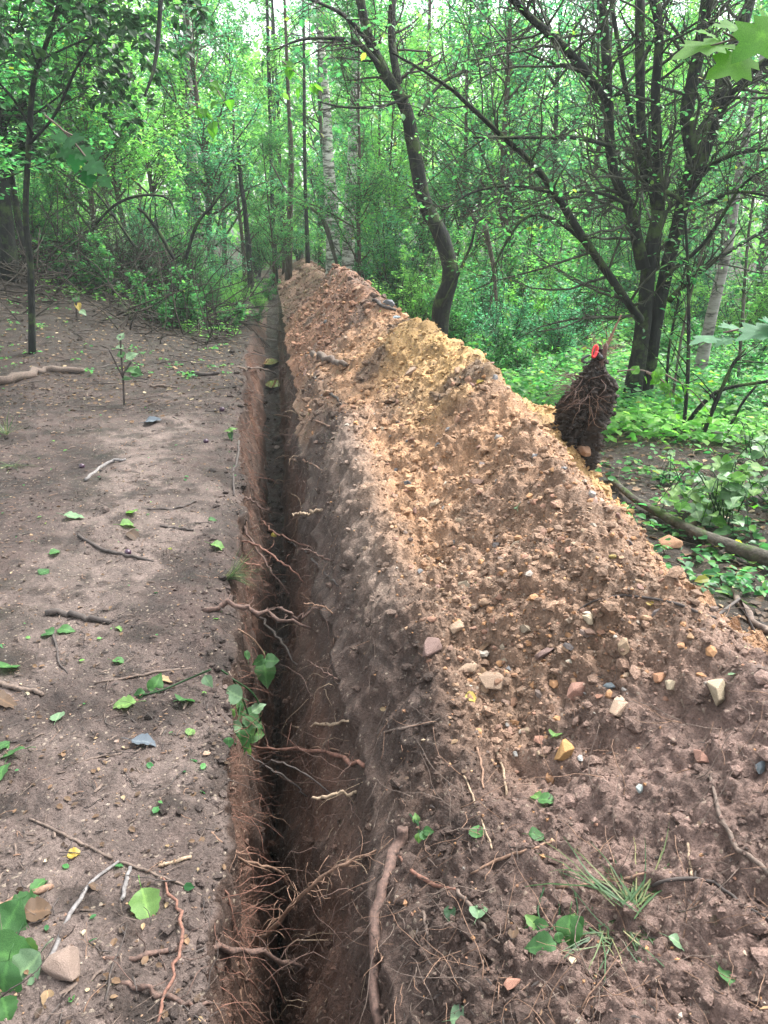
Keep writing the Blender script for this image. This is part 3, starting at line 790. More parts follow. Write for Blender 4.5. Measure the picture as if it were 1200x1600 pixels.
SHR = [
 ('sE', 120, 13.7, 1.00), ('sA', 60, 14.0, 0.90), ('sE', 200, 13.4, 1.05), ('sE', 270, 13.8, 1.00), ('sA', 325, 15.0, .55), ('sD', 160, 13.0, 0.90), ('sD', 245, 12.4, 0.80), ('sD', 300, 12.8, 0.90), ('sB', 345, 15.5, .45),
 ('sD', 90, 13.4, 0.90), ('sB', 362, 16.5, .50), ('sC', 215, 15.0, 1.00), ('sA', 285, 15.5, 1.10), ('sB', 130, 16.0, 1.10), ('sA', 20, 16.0, 1.00), ('sC', 335, 17.0, 1.00), ('sB', 385, 20.0, .55), ('sD', 394, 15.0, .30), ('sB', 402, 17.5, .30), ('sD', 410, 19.5, 0.60), ('sD', 350, 13.5, .40), ('sD', 372, 14.5, .35),
 ('sC', 590, 17.0, 1.20), ('sA', 625, 15.0, 1.10), ('sB', 650, 13.2, 0.90), ('sB', 700, 14.2, 1.00), ('sA', 745, 12.2, 0.85), ('sA', 790, 13.0, 1.10), ('sB', 835, 11.5, 0.85), ('sA', 720, 10.6, 0.60), ('sC', 785, 9.8, 0.70), ('sB', 870, 13.5, 1.10),
 ('sC', 880, 10.2, 0.70), ('sA', 915, 12.0, 0.90), ('sA', 940, 14.5, 1.10), ('sB', 1050, 12.5, 0.90), ('sC', 1120, 13.5, 1.00), ('sB', 1180, 12.0, 0.90), ('sA', 1240, 12.5, 1.10), ('sC', 1065, 15.5, 1.10), ('sD', 835, 8.6, 0.60), ('sD', 770, 8.9, 0.50),
 ('sD', 1060, 10.0, 0.60), ('sD', 1130, 9.6, 0.60), ('sD', 1190, 8.8, 0.60), ('sD', 1100, 7.6, 0.45), ('sD', 1170, 7.0, 0.50), ('sC', 560, 22.0, 1.10), ('sA', 520, 24.0, 1.10), ('sC', 470, 26.0, 1.10), ('sB', 430, 31.0, 1.10), ('sA', 400, 27.0, 1.20), ('sC', 620, 21.0, 1.30), ('sB', 1020, 18.0, 1.30), ('sC', 980, 16.5, 1.10),
]
KS = {'sA': ('mid-green leafy shrub', 'mid-green leafy shrubs'), 'sB': ('bright yellow-green shrub', 'bright yellow-green shrubs'), 'sC': ('bluish small-leaved shrub', 'bluish small-leaved shrubs'), 'sD': ('low broad-leaved bush', 'low broad-leaved bushes'), 'sE': ('sparse dark twiggy shrub', 'sparse dark twiggy shrubs')}
ZS = {'left': 'in the left thicket', 'beyond': 'beside the far heap', 'mid': 'around the curved trunk', 'right': 'around the many-stemmed tree'}
sl = ranked(SHR, KS, ZS)
for i, (k, px, Y, s) in enumerate(SHR):
    put(k, px, Y, s=s, label=sl[i], cat='shrub', group='%s %s' % (KS[k][1], ZS[zone(px)]))
for k in PROTO:
    if k not in used:
        for c in list(PROTO[k].children): bpy.data.objects.remove(c)
        bpy.data.objects.remove(PROTO[k])

# the wood far off: one mass
def far_wood():
    rng = np.random.default_rng(77)
    n = 75000
    Y = rng.uniform(42, 70, n); x = rng.uniform(-1, 1, n) * (Y * .62 + 6)
    top = 11 + 3.0 * fbm(x * .12, Y * .1, 7, 3)
    z = top * rng.random(n) ** .8
    keep = vnoise(x * .5 + 9, z * .5 + Y * .3, 3) > .25
    pos = np.stack([x, Y, z], -1)[keep]; m = len(pos)
    d = nrm(rng.normal(size=(m, 3)) + np.array([0, -.2, -.2]))
    v, f, var = leaves(pos, d, np.broadcast_to(np.array([0, -.4, 1.0]), (m, 3)), rng.uniform(.25, .55, m), 'd', rng, .5)
    o = mesh_np('far_woodland', v, [f], M['leaf_bright'], None, False, attrs={'var': var})
    tag(o, 'far bright green woodland seen through the trees', 'woodland', None, 'stuff')
far_wood()

# ---------- trees told apart one by one
def stem_tree(name, label, pix, Y, w, mat, top=None, nb=14, ntw=60, nl=0, leafmat='leaf', cat='tree', bl=(.5, 1.3), lsize=(.05, .09), tpl='d', dY=0.0, bstart=.35, seed=0, ground=True, bark2=None, group=None, minr=.002, base_flare=1.25):
    """pix: photo points from the foot up, w: width there in photo pixels"""
    rng = np.random.default_rng(seed + 500)
    n = len(pix)
    Ys = [Y + dY * i / (n - 1) for i in range(n)]
    pts = [at(px, py, yy) for (px, py), yy in zip(pix, Ys)]
    if ground:
        g, _ = drop(pts[0][0], pts[0][1]); pts[0] = np.array([pts[0][0], pts[0][1], g[2] - .12])
    # carry on above the frame
    if top:
        d = nrm(pts[-1] - pts[-2]); d = nrm(d + np.array([0, 0, .6]))
        for k in range(3): pts.append(pts[-1] + d * top / 3)
    org = pts[0].copy()
    root = empty(name, tuple(org))
    rad = [ww * yy / FPX / 2 * 1.04 for ww, yy in zip(w, Ys)]
    rad[0] *= base_flare
    if top: rad += [rad[-1] * .8, rad[-1] * .5, rad[-1] * .15]
    P = [np.array(p) - org for p in pts]
    tr, P0, R0 = line_tube('trunk', P, rad, mat, root, max(18, n * 5), 12, .06)
    if nb:
        P1, R1 = spawn(P0, R0, nb, rng, bstart, 1, (40, 80), bl, 6, .4, .16, .15, .005)
        G = Geo(); G.add(*tubes(P1, R1, 5))
        P2 = P1
        if ntw:
            P2, R2 = spawn(P1, R1, ntw, rng, .15, 1, (25, 70), (.25, .7), 4, .5, .18, .0, minr)
            G.add(*tubes(P2, R2, 3))
        b = G.build('branches', M[bark2 or mat], root); b['kind'] = 'stuff'
        if nl:
            v, f, var = leaves_on(P2, nl, rng, lsize, tpl, .05, -.3, .35, jit=.02)
            crown_obj('crown', v, f, var, leafmat, root)
    tag(root, label, cat, group)
    return root, org, P0, R0

stem_tree('birch_tree', 'white birch trunk rising straight behind the orange cone of the heap', [(541, 412), (546, 330), (551, 240), (556, 120), (556, 0)], 16.5, [17, 15, 15, 13, 12], 'birch', 4, 16, 120, 1500, 'leaf_bright', bstart=.5, seed=1)
stem_tree('birch_tree', 'dark-flecked birch trunk left of the white one, broken branch on it', [(521, 415), (519, 340), (513, 250), (510, 160), (500, 40)], 17.5, [20, 18, 16, 11, 8], 'birch', 4, 14, 100, 1300, 'leaf_bright', bstart=.5, seed=2)
stem_tree('birch_tree', 'pale birch half hidden by leaves above the left thicket', [(313, 395), (303, 300), (298, 200), (295, 100), (292, 0)], 19.5, [17, 15, 14, 13, 11], 'birch', 4, 14, 100, 1500, 'leaf_bright', bstart=.45, seed=3)
stem_tree('birch_tree', 'leaning birch with peeling banded bark right of the big tree', [(1088, 600), (1110, 500), (1138, 380), (1155, 270), (1178, 150), (1205, 30)], 8.6, [17, 16, 14, 11, 9, 8], 'birch_dark', 3, 14, 120, 500, 'leaf_bright', bstart=.5, seed=4, bark2='twig_dark')
stem_tree('young_tree', 'black slanting pole-like stem above the red tuft', [(389, 388), (384, 340), (376, 282), (372, 225)], 19, [8, 7, 6, 4], 'bark_dark', None, 5, 30, 500, 'leaf_bright', bstart=.7, seed=5)
stem_tree('young_tree', 'slim dark trunk leftmost of the row beyond the trench end', [(429, 397), (426, 330), (424, 260), (421, 150), (418, 30)], 24, [7, 6, 5, 5, 4], 'bark_dark', 3, 12, 90, 2200, 'leaf', bstart=.4, seed=6)
stem_tree('young_tree', 'thin dark trunk second in the row beyond the trench end', [(444, 398), (441, 340), (438, 290), (436, 200), (430, 90)], 26, [6, 5, 5, 4, 4], 'bark_dark', 3, 12, 90, 2200, 'leaf', bstart=.5, seed=7)
stem_tree('young_tree', 'brown trunk with a side fork in the middle of the far row', [(449, 400), (453, 330), (455, 250), (451, 160), (447, 60)], 22, [9, 8, 8, 5, 4], 'bark_brown', 3, 18, 120, 2600, 'leaf_blue', bstart=.4, seed=8)
stem_tree('young_tree', 'very thin straight trunk left of the two birches', [(481, 405), (478, 320), (476, 240), (475, 90)], 23, [6, 5, 5, 4], 'bark_dark', 3, 10, 70, 1500, 'leaf_blue', bstart=.4, seed=9)
stem_tree('old_tree', 'thick dark trunk cut off by the left edge of the photo', [(10, 408), (8, 350), (0, 280), (-8, 180), (-14, 60)], 12.5, [24, 22, 24, 22, 20], 'bark_dark', 3, 16, 160, 3200, 'leaf_dark', bstart=.3, seed=10, lsize=(.07, .12))
SAP, so, sP, sR = stem_tree('sapling', 'slender wavy dark sapling standing at the left in front of the brush pile', [(38, 488), (48, 420), (40, 335), (46, 215), (52, 130), (75, 60), (95, -10)], 9.5, [9, 9, 8, 8, 7, 6, 5], 'bark_dark', 1.5, 12, 110, 0, 'leaf_dark', bstart=.35, seed=11, bl=(.5, 1.2))
CURV, co_, cP, cR = stem_tree('curved_tree', 'dark smooth trunk bent like an S behind the heap', [(683, 520), (690, 480), (704, 430), (690, 370), (663, 315), (648, 240), (632, 165), (600, 112), (575, 55), (562, -10)], 9.4, [26, 26, 24, 22, 20, 19, 17, 15, 12, 11], 'bark_dark', 2.0, 0, 0, bstart=.6, seed=12, base_flare=1.1)

def more(root, org, lines, Y, mat, ntw=0, n3=0, nl=0, leafmat='leaf', seed=0, len2=(.4, 1.1), len3=(.15, .45), lsize=(.035, .06), names='limb', tpl='o', t0=.1, twig='twig', r2=.35, hang=0.0, vr=(0, 1)):
    """side limbs given as photo points, then random branches, twigs and leaves on them"""
    rng = np.random.default_rng(seed)
    Ps = []; Rs = []
    for pts, w, dY in lines:
        n = len(pts)
        q = [at(px, py, Y + dY[0] + (dY[1] - dY[0]) * i / (n - 1)) - org for i, (px, py) in enumerate(pts)]
        rad = [ww * Y / FPX / 2 * .80 for ww in w]
        o, P, R = line_tube(names, q, rad, mat, root, 14, 8, .08)
        Ps.append(P); Rs.append(R)
    P = np.concatenate(Ps); R = np.concatenate(Rs)
    if ntw:
        P2, R2 = spawn(P, R, ntw, rng, t0, 1, (30, 80), len2, 6, r2, .2, .05 - hang, .004)
        G = Geo(); G.add(*tubes(P2, np.minimum(R2, .014), 4))
        P3 = P2
        if n3:
            P3, R3 = spawn(np.concatenate([P2]), R2, n3, rng, .05, 1, (30, 80), len3, 5, .5, .22, .02 - hang, .0018)
            G.add(*tubes(P3, np.minimum(R3, .0045), 3))
        b = G.build('twigs', M[twig], root); b['kind'] = 'stuff'
        if nl:
            v, f, var = leaves_on(P3, nl, rng, lsize, tpl, .3, -.3, .35, jit=.01, vr=vr)
            crown_obj('leaves', v, f, var, leafmat, root)
    return P, R

# side branches of the curved tree, reaching left
more(CURV, co_, [([(622, 130), (612, 60), (614, -20)], [15, 13, 12], (0, .3)),
                 ([(598, 108), (560, 68), (520, 60), (470, 62), (430, 78)], [10, 8, 6, 4, 2], (0, -1.0)),
                 ([(590, 85), (545, 30), (500, 5), (455, -10)], [9, 7, 5, 3], (0, -1.4)),
                 ([(640, 150), (600, 165), (545, 168), (500, 160)], [6, 5, 4, 2], (0, -.8)),
                 ([(655, 180), (690, 130), (760, 95), (800, 60)], [7, 6, 4, 2], (0, .8))], 9.4, 'bark_dark', 90, 500, 420, 'leaf', 21, (.4, 1.1), (.2, .5), (.05, .09), twig='twig_dark', t0=.0)
# leaves of the sapling: dark, large
rng = np.random.default_rng(9)
more(SAP, so, [([(46, 225), (85, 180), (120, 105), (150, 60)], [6, 5, 4, 3], (0, -.8)), ([(52, 210), (25, 160), (-10, 120)], [5, 4, 3], (0, -.5)), ([(60, 110), (20, 60), (-20, 30)], [4, 3, 2], (0, -.6)),
               ([(75, 60), (130, 20), (200, -20)], [4, 3, 2], (0, -1.0)), ([(70, 90), (140, 60), (230, 40)], [4, 3, 2], (0, -.6))], 9.5, 'bark_dark', 60, 260, 2600, 'leaf_dark', 31, (.5, 1.2), (.25, .6), (.06, .12), twig='twig_dark')

# the big many-stemmed tree
def big_tree():
    Y = 7.3
    f0 = at(987, 640, Y); g, _ = drop(f0[0], f0[1]); org = np.array([f0[0], f0[1], g[2] - .1])
    root = empty('many_stemmed_tree', tuple(org))
    L = lambda pts, w, dY: (pts, w, dY)
    more(root, org, [
        ([(983, 648), (990, 600), (1000, 545), (1008, 480), (1015, 400), (1030, 330)], [46, 36, 32, 30, 27, 24], (0, .1)),
        ([(1000, 640), (1012, 590), (1022, 520), (1040, 430), (1062, 340), (1080, 270), (1096, 212)], [40, 30, 28, 26, 26, 26, 27], (.15, .1)),
    ], Y, 'bark_dark', names='trunk')
    limbs = [
        L([(1000, 500), (985, 478), (925, 392), (880, 322), (838, 262), (770, 200), (700, 135), (612, 82)], [18, 15, 14, 12, 10, 8, 6, 3], (-.1, -1.2)),
        L([(1005, 420), (985, 330), (957, 262), (950, 150), (945, 50), (938, -20)], [26, 20, 18, 17, 17, 17], (0, .2)),
        L([(950, 160), (905, 100), (865, 58), (838, 36), (795, -8)], [14, 14, 13, 12, 11], (0, -.8)),
        L([(1020, 420), (1026, 330), (1004, 220), (1000, 110), (1000, -15)], [24, 20, 17, 17, 18], (.1, .4)),
        L([(1010, 300), (985, 180), (968, 80), (958, 20), (955, -15)], [9, 9, 9, 8, 8], (.2, .6)),
        L([(1030, 330), (1028, 240), (1024, 150), (1030, 50), (1016, -15)], [20, 18, 17, 16, 14], (.1, .3)),
        L([(1085, 250), (1073, 185), (1084, 120), (1098, 50), (1106, -20)], [26, 26, 23, 22, 20], (.1, .1)),
        L([(1096, 215), (1120, 170), (1130, 125), (1155, 60), (1176, -15)], [30, 24, 22, 20, 19], (.1, .5)),
        L([(1065, 330), (1100, 250), (1130, 165), (1170, 115), (1215, 85)], [16, 15, 14, 13, 12], (0, -.5)),
        L([(1050, 360), (1100, 270), (1150, 240), (1210, 232)], [11, 9, 8, 6], (-.1, -.8)),
        L([(1045, 470), (1090, 425), (1120, 405), (1160, 380), (1210, 350)], [12, 10, 9, 8, 6], (-.1, .2)),
        L([(985, 320), (930, 300), (870, 305), (800, 330)], [8, 6, 4, 2], (-.1, -.9)),
        L([(960, 230), (900, 215), (830, 215), (740, 215)], [8, 7, 5, 3], (0, -1.1)),
        L([(860, 300), (800, 290), (740, 300), (690, 330)], [6, 5, 4, 2], (-.5, -1.3)),
        L([(930, 395), (870, 345), (820, 340), (780, 400), (765, 450)], [7, 6, 5, 4, 2], (-.4, -1.0)),
        L([(1040, 300), (1090, 320), (1150, 300), (1220, 310)], [9, 7, 5, 3], (-.2, -.9)),
        L([(1040, 430), (1100, 380), (1160, 290), (1215, 255)], [8, 7, 5, 3], (-.3, -.9)),
    ]
    more(root, org, limbs, Y, 'bark_dark', 320, 3000, 2700, 'leaf', 41, (.35, 1.15), (.12, .42), (.025, .05), names='limb', tpl='o', twig='twig', t0=.05, vr=(.3, 1))
    tag(root, 'big dark tree forking low into many mossy stems full of bare twigs', 'tree')
    # shoots in a tuft about the bole
    return root, org
BIG, bo = big_tree()

def pole(name, label, pix, Y, w, mat, cat='branch', dY=(0, 0), group=None, ntw=0, nl=0, ends=None, leafmat='leaf'):
    n = len(pix)
    pts = [at(px, py, Y + dY[0] + (dY[1] - dY[0]) * i / (n - 1)) for i, (px, py) in enumerate(pix)]
    org = pts[0].copy()
    P = smooth_line([p - org for p in pts], 14)[None]; R = np.interp(np.linspace(0, 1, 14), np.linspace(0, 1, len(w)), [x * Y / FPX / 2 for x in w])[None]
    if ntw == 0:
        o = tube_obj(name, P, R, mat, None, 7, None, .1); o.location = tuple(org); return tag(o, label, cat, group)
    root = empty(name, tuple(org)); tube_obj('stem', P, R, mat, root, 7, None, .1)
    rng = np.random.default_rng(int(pix[0][0] * 7 + pix[0][1]))
    P2, R2 = spawn(P, R, ntw, rng, .15, 1, (30, 70), (.15, .5), 5, .5, .18, .05, .002)
    tube_obj('twigs', P2, R2, mat, root, 3, 'stuff')
    if nl:
        v, f, var = leaves_on(P2, nl, rng, (.04, .07), 'o'); crown_obj('leaves', v, f, var, leafmat, root)
    return tag(root, label, cat, group)

pole('sapling', 'upright bare sapling stem just left of the leaning birch', [(1066, 692), (1074, 600), (1076, 500), (1075, 420), (1068, 300)], 6.2, [7, 6, 6, 5, 3], 'bark_dark', 'sapling', (0, .3), ntw=18, nl=60)
pole('fallen_branch', 'dark branch leaning steeply right out of the ground cover', [(1094, 690), (1120, 625), (1145, 570), (1165, 545)], 6.0, [8, 7, 5, 3], 'bark_dark', ntw=6)
pole('fallen_branch', 'long black branch arching up and out at the right edge', [(1070, 670), (1090, 640), (1125, 610), (1185, 598), (1225, 593)], 6.3, [8, 7, 6, 5, 5], 'bark_dark', dY=(0, -.5))
pole('fallen_branch', 'thin black stick crossing under the arching one', [(1100, 697), (1135, 672), (1160, 630), (1182, 602)], 6.1, [4, 5, 4, 4], 'bark_dark')
pole('sapling', 'slim upright stem near the right edge behind the leaning birch', [(1150, 640), (1160, 500), (1168, 380), (1185, 250), (1190, 150)], 7.6, [5, 5, 4, 4, 3], 'bark_grey', 'sapling', (0, .2), ntw=22, nl=120)
pole('sapling', 'thin straight sapling rising right beside the big trunk', [(1040, 620), (1046, 540), (1060, 470), (1075, 400)], 7.0, [5, 4, 4, 3], 'bark_dark', 'sapling', ntw=14, nl=60)
pole('sapling', 'pair-like thin stem close to the right side of the bole', [(1052, 615), (1066, 520), (1090, 420), (1118, 330)], 6.8, [4, 4, 3, 2], 'bark_grey', 'sapling', ntw=16, nl=50)
pole('dead_branch', 'broken forked stump branch standing left of the dense twigs', [(775, 470), (772, 425), (765, 385), (757, 350)], 8.6, [5, 6, 7, 8], 'bark_grey', ntw=5)
pole('dead_branch', 'dark branch slanting up beside the curved trunk', [(690, 480), (715, 430), (735, 385), (745, 345)], 9.0, [5, 5, 4, 3], 'bark_dark', ntw=8)
pole('hanging_branch', 'dark smooth branch hanging down into the upper left', [(252, -20), (247, 60), (240, 110), (226, 150)], 7.5, [7, 6, 5, 3], 'bark_dark', dY=(0, -.3))
pole('dead_branch', 'slanting dead stem among the thicket left of the trench end', [(290, 405), (308, 350), (333, 320), (358, 288)], 12.0, [6, 5, 4, 2], 'bark_dark', ntw=6)
pole('dead_branch', 'arching dark bramble stem over the brush pile', [(150, 350), (180, 320), (220, 305), (262, 310), (275, 340)], 11.6, [4, 4, 4, 3, 2], 'bark_dark', ntw=5)
pole('dead_branch', 'straight dark stem leaning left above the brush pile', [(272, 405), (250, 365), (228, 335), (215, 325)], 11.8, [6, 6, 5, 4], 'bark_dark', ntw=5)
pole('dead_branch', 'long thin stem leaning left in the thicket', [(210, 385), (180, 340), (150, 300), (120, 275)], 11.9, [4, 4, 3, 2], 'bark_dark', ntw=8)
pole('broken_branch', 'pale broken branch sloping against the flecked birch', [(424, 255), (455, 310), (490, 328), (508, 350), (527, 415)], 16.0, [3, 3, 4, 8, 5], 'bark_grey')

# arching stems of the thicket
def brush_pile():
    rng = np.random.default_rng(55)
    n = 900
    x = rng.normal(-5.4, 1.9, n); y = rng.normal(13.2, 1.2, n)
    x = np.clip(x, -9.5, -2.6); y = np.clip(y, 10.6, 16)
    d = nrm(np.stack([rng.normal(size=n), rng.normal(size=n) * .8, rng.normal(size=n) * .35 + .1], -1))
    z = np.array([drop(a, b)[0][2] for a, b in zip(x, y)])
    hgt = .55 * np.exp(-((x + 5.4) / 2.4) ** 2 - ((y - 13.4) / 1.4) ** 2) * rng.random(n)
    P = [np.stack([x, y, z + .02 + hgt], -1)]; L = rng.uniform(.5, 1.7, n)
    for k in range(4):
        d = nrm(d + rng.normal(size=(n, 3)) * .15 + np.array([0, 0, -.03])); P.append(P[-1] + d * (L / 4)[:, None])
    P = np.stack(P, 1); R = rng.uniform(.004, .016, n)[:, None] * np.linspace(1, .4, 5)[None]
    up = rng.random(n) < .13     # whips standing out of it
    root = empty('brush_pile', (0, 0, 0))
    tube_obj('sticks', P, R, 'twig_dark', root, 4, 'stuff')
    m = 150
    a = rng.uniform(0, 6.28, m); t = np.radians(rng.uniform(5, 55, m)); d = np.stack([np.cos(a) * np.sin(t), .4 * np.sin(a) * np.sin(t), np.cos(t)], -1)
    bx = rng.uniform(-8.5, -2.8, m); by = rng.uniform(11.5, 14.5, m)
    Q = [np.stack([bx, by, np.full(m, .1)], -1)]; L = rng.uniform(.7, 2.1, m)
    for k in range(6):
        d = nrm(d + rng.normal(size=(m, 3)) * .09 + np.array([0, 0, -.09 * k * .6])); Q.append(Q[-1] + d * (L / 6)[:, None])
    Q = np.stack(Q, 1); R2 = rng.uniform(.005, .011, m)[:, None] * np.linspace(1, .35, 7)[None]
    tube_obj('stems', Q, R2, 'twig_dark', root, 4, 'stuff')
    tag(root, 'tangled pile of dark brushwood and bramble stems under the left thicket', 'brush pile')
brush_pile()

# ---------- ground cover
def cover(name, label, cat, n, fx, mat, size, tpl, hgt, seed, kind='stuff', vr=(0, 1), droop=-.1):
    rng = np.random.default_rng(seed)
    x, y = fx(rng, n); n = len(x)
    z = []; 
    for a, b in zip(x, y):
        z.append(drop(a, b)[0][2])
    z = np.array(z)
    m = 5
    cx = np.repeat(x, m); cy = np.repeat(y, m); cz = np.repeat(z, m)
    h = np.repeat(rng.uniform(hgt[0], hgt[1], n), m) * rng.uniform(.5, 1.1, n * m)
    a = rng.uniform(0, 6.28, n * m)
    d = np.stack([np.cos(a), np.sin(a), np.full(n * m, droop)], -1)
    pos = np.stack([cx, cy, cz], -1) + d * rng.uniform(.0, .05, n * m)[:, None]; pos[:, 2] = cz + h
    v, f, var = leaves(pos, d, np.broadcast_to(np.array([0, 0, 1.0]), pos.shape), rng.uniform(size[0], size[1], n * m), tpl, rng, .35, vr)
    G = Geo()
    o = mesh_np(name, v, [f], M[mat], None, False, attrs={'var': var})
    tag(o, label, cat, None, kind)
def right_area(ymin, ymax, dens_noise=True):
    def f(rng, n):
        y = ymin * (ymax / ymin) ** rng.random(n)
        x0 = XLf(y) + TOf(y) + .12
        x = x0 + (.58 * y + 1.2 - x0) * rng.random(n)
        k = vnoise(x * 1.3, y * 1.3, 8) + .6 * vnoise(x * 4, y * 4, 9) > .52
        return x[k], y[k]
    return f
def left_area(ymin, ymax):
    def f(rng, n):
        y = ymin * (ymax / ymin) ** rng.random(n); x1 = XLf(y) - .15; x0 = -.6 * y - 1
        x = x0 + (x1 - x0) * rng.random(n)
        k = vnoise(x * 1.3, y * 1.3, 8) + .6 * vnoise(x * 4, y * 4, 9) > .7
        return x[k], y[k]
    return f
cover('ground_cover', 'low green ground cover under the trees right of the heap', 'ground cover', 9000, right_area(6.5, 30), 'leaf', (.04, .09), 'd', (.03, .28), 61, vr=(.3, 1))
cover('ground_cover', 'paler green herbs on the forest floor right of the heap', 'ground cover', 6500, right_area(5.8, 26), 'leaf_bright', (.02, .10), 'o', (.02, .22), 62)
cover('ground_cover', 'sparse small weeds among the dead leaves beside the log', 'ground cover', 620, right_area(3.2, 7), 'leaf', (.012, .075), 'o', (.01, .09), 63)
cover('ground_cover', 'green weeds on the ground beyond the left clearing', 'ground cover', 3500, left_area(12.0, 32), 'leaf_bright', (.04, .08), 'd', (.03, .22), 64)
cover('ground_cover', 'scattered weeds at the edge of the left clearing', 'ground cover', 260, left_area(8.8, 12.5), 'leaf', (.03, .06), 'o', (.01, .08), 65, vr=(.4, 1))

# ------------------------------------------------------------------ air
def haze():
    v = np.array([(x, y, z) for x in (-85, 85) for y in (-6, 105) for z in (-3.5, 22)], dtype=float)
    f = np.array([(0, 1, 3, 2), (4, 6, 7, 5), (0, 4, 5, 1), (2, 3, 7, 6), (0, 2, 6, 4), (1, 5, 7, 3)])
    m, nt, out = mat_new('damp_air'); p = nt.nodes.new('ShaderNodeVolumePrincipled'); p.inputs['Color'].default_value = (.86, .96, .93, 1)
    p.inputs['Density'].default_value = HAZE; p.inputs['Anisotropy'].default_value = 0.3
    nt.links.new(p.outputs[0], out.inputs['Volume'])
    o = mesh_np('haze', v, [f], m); tag(o, 'thin damp air between the trees', 'haze', None, 'stuff')
HAZE = 0.0017
haze()

# ------------------------------------------------------------------ crumbs, rubble and stones
def ico():
    t = (1 + 5 ** .5) / 2
    v = nrm(np.array([(-1, t, 0), (1, t, 0), (-1, -t, 0), (1, -t, 0), (0, -1, t), (0, 1, t), (0, -1, -t), (0, 1, -t), (t, 0, -1), (t, 0, 1), (-t, 0, -1), (-t, 0, 1)], dtype=float))
    f = np.array([(0, 11, 5), (0, 5, 1), (0, 1, 7), (0, 7, 10), (0, 10, 11), (1, 5, 9), (5, 11, 4), (11, 10, 2), (10, 7, 6), (7, 1, 8), (3, 9, 4), (3, 4, 2), (3, 2, 6), (3, 6, 8), (3, 8, 9), (4, 9, 5), (2, 4, 11), (6, 2, 10), (8, 6, 7), (9, 8, 1)])
    return v, f
def octa():
    v = np.array([(1, 0, 0), (-1, 0, 0), (0, 1, 0), (0, -1, 0), (0, 0, 1), (0, 0, -1)], dtype=float)
    f = np.array([(0, 2, 4), (2, 1, 4), (1, 3, 4), (3, 0, 4), (2, 0, 5), (1, 2, 5), (3, 1, 5), (0, 3, 5)])
    return v, f
def rotm(n, rng):
    q = nrm(rng.normal(size=(n, 4))); w, x, y, z = q.T
    return np.stack([np.stack([1 - 2 * (y * y + z * z), 2 * (x * y - z * w), 2 * (x * z + y * w)], -1),
                     np.stack([2 * (x * y + z * w), 1 - 2 * (x * x + z * z), 2 * (y * z - x * w)], -1),
                     np.stack([2 * (x * z - y * w), 2 * (y * z + x * w), 1 - 2 * (x * x + y * y)], -1)], 1)
def lumps(pos, r, rng, tpl, jag=.3, flat=.7):
    V, F = tpl; n = len(pos)
    v = V[None] * (1 + jag * rng.uniform(-1, 1, (n, len(V), 1))) * r[:, None, None]
    v = v * (1 + .35 * rng.uniform(-1, 1, (n, 1, 3)))
    v = np.einsum('nij,nkj->nki', rotm(n, rng), v)
    v[..., 2] *= flat
    v = v + pos[:, None, :]
    f = F[None] + (np.arange(n) * len(V))[:, None, None]
    return v.reshape(-1, 3), f.reshape(-1, 3)
def pick(mask, n, rng, ymax=14.0, pw=1.0):
    """random points of the grid, weighted by area of the cell and by nearness"""
    A = space * 0 + dYs * dXs
    w = mask * A / np.maximum(YY, 1.0) ** pw * (YY > .85) * (YY < ymax) * (np.abs(XX) < .62 * YY + .55)
    w = w.ravel(); i = rng.choice(len(w), n, p=w / w.sum())
    P = np.stack([XX.ravel()[i], YY2.ravel()[i], ZZ.ravel()[i]], -1) + rng.normal(size=(n, 3)) * np.array([.004, .006, .0])
    return P, col.reshape(-1, 3)[i], NN.reshape(-1, 3)[i]
def crumbs(name, mask, n, rlo, rhi, tpl, seed, parent, ymax=12.0, pw=2.0, k=1.0):
    rng = np.random.default_rng(seed)
    P, K, N = pick(mask, n, rng, ymax, pw)
    r = rlo * (rhi / rlo) ** (rng.random(n) ** 2.2) * np.maximum(1, P[:, 1] / 2.6) ** .7
    P = P + N * (r * .25)[:, None]
    v, f = lumps(P, r, rng, tpl)
    m = len(tpl[0])
    K = np.clip(K * k * (.8 + .75 * rng.random((n, 1)) ** 2), .01, .8)
    o = mesh_np(name, v, [f], M['soil'], parent, False, cols={'soil': np.repeat(K, m, axis=0)})
    o['kind'] = 'stuff'
crumbs('soil_crumbs', heapness * .35 + rocky * 1.1, 44000, .0024, .0085, octa(), 201, HEAP, 30.0, 1.9)
crumbs('soil_clods', heapness * .3 + rocky, 4500, .006, .024, ico(), 202, HEAP, 30.0, 1.8)
crumbs('soil_crumbs', mL * (.25 + sstep(-.1, .6, wn1) + .8 * np.exp(np.minimum(OFF, 0) / .12)), 11000, .0018, .0065, octa(), 203, GROUND)
crumbs('soil_clods', mL * (sstep(0, .6, wn1) * .3 + np.exp(np.minimum(OFF, 0) / .10)), 600, .006, .02, ico(), 204, GROUND)
crumbs('soil_crumbs', wallm * .5 + mF * 2, 6000, .0025, .008, octa(), 205, TRENCH)
crumbs('soil_clods', wallm * .12 + mF * 2, 500, .008, .022, ico(), 206, TRENCH)

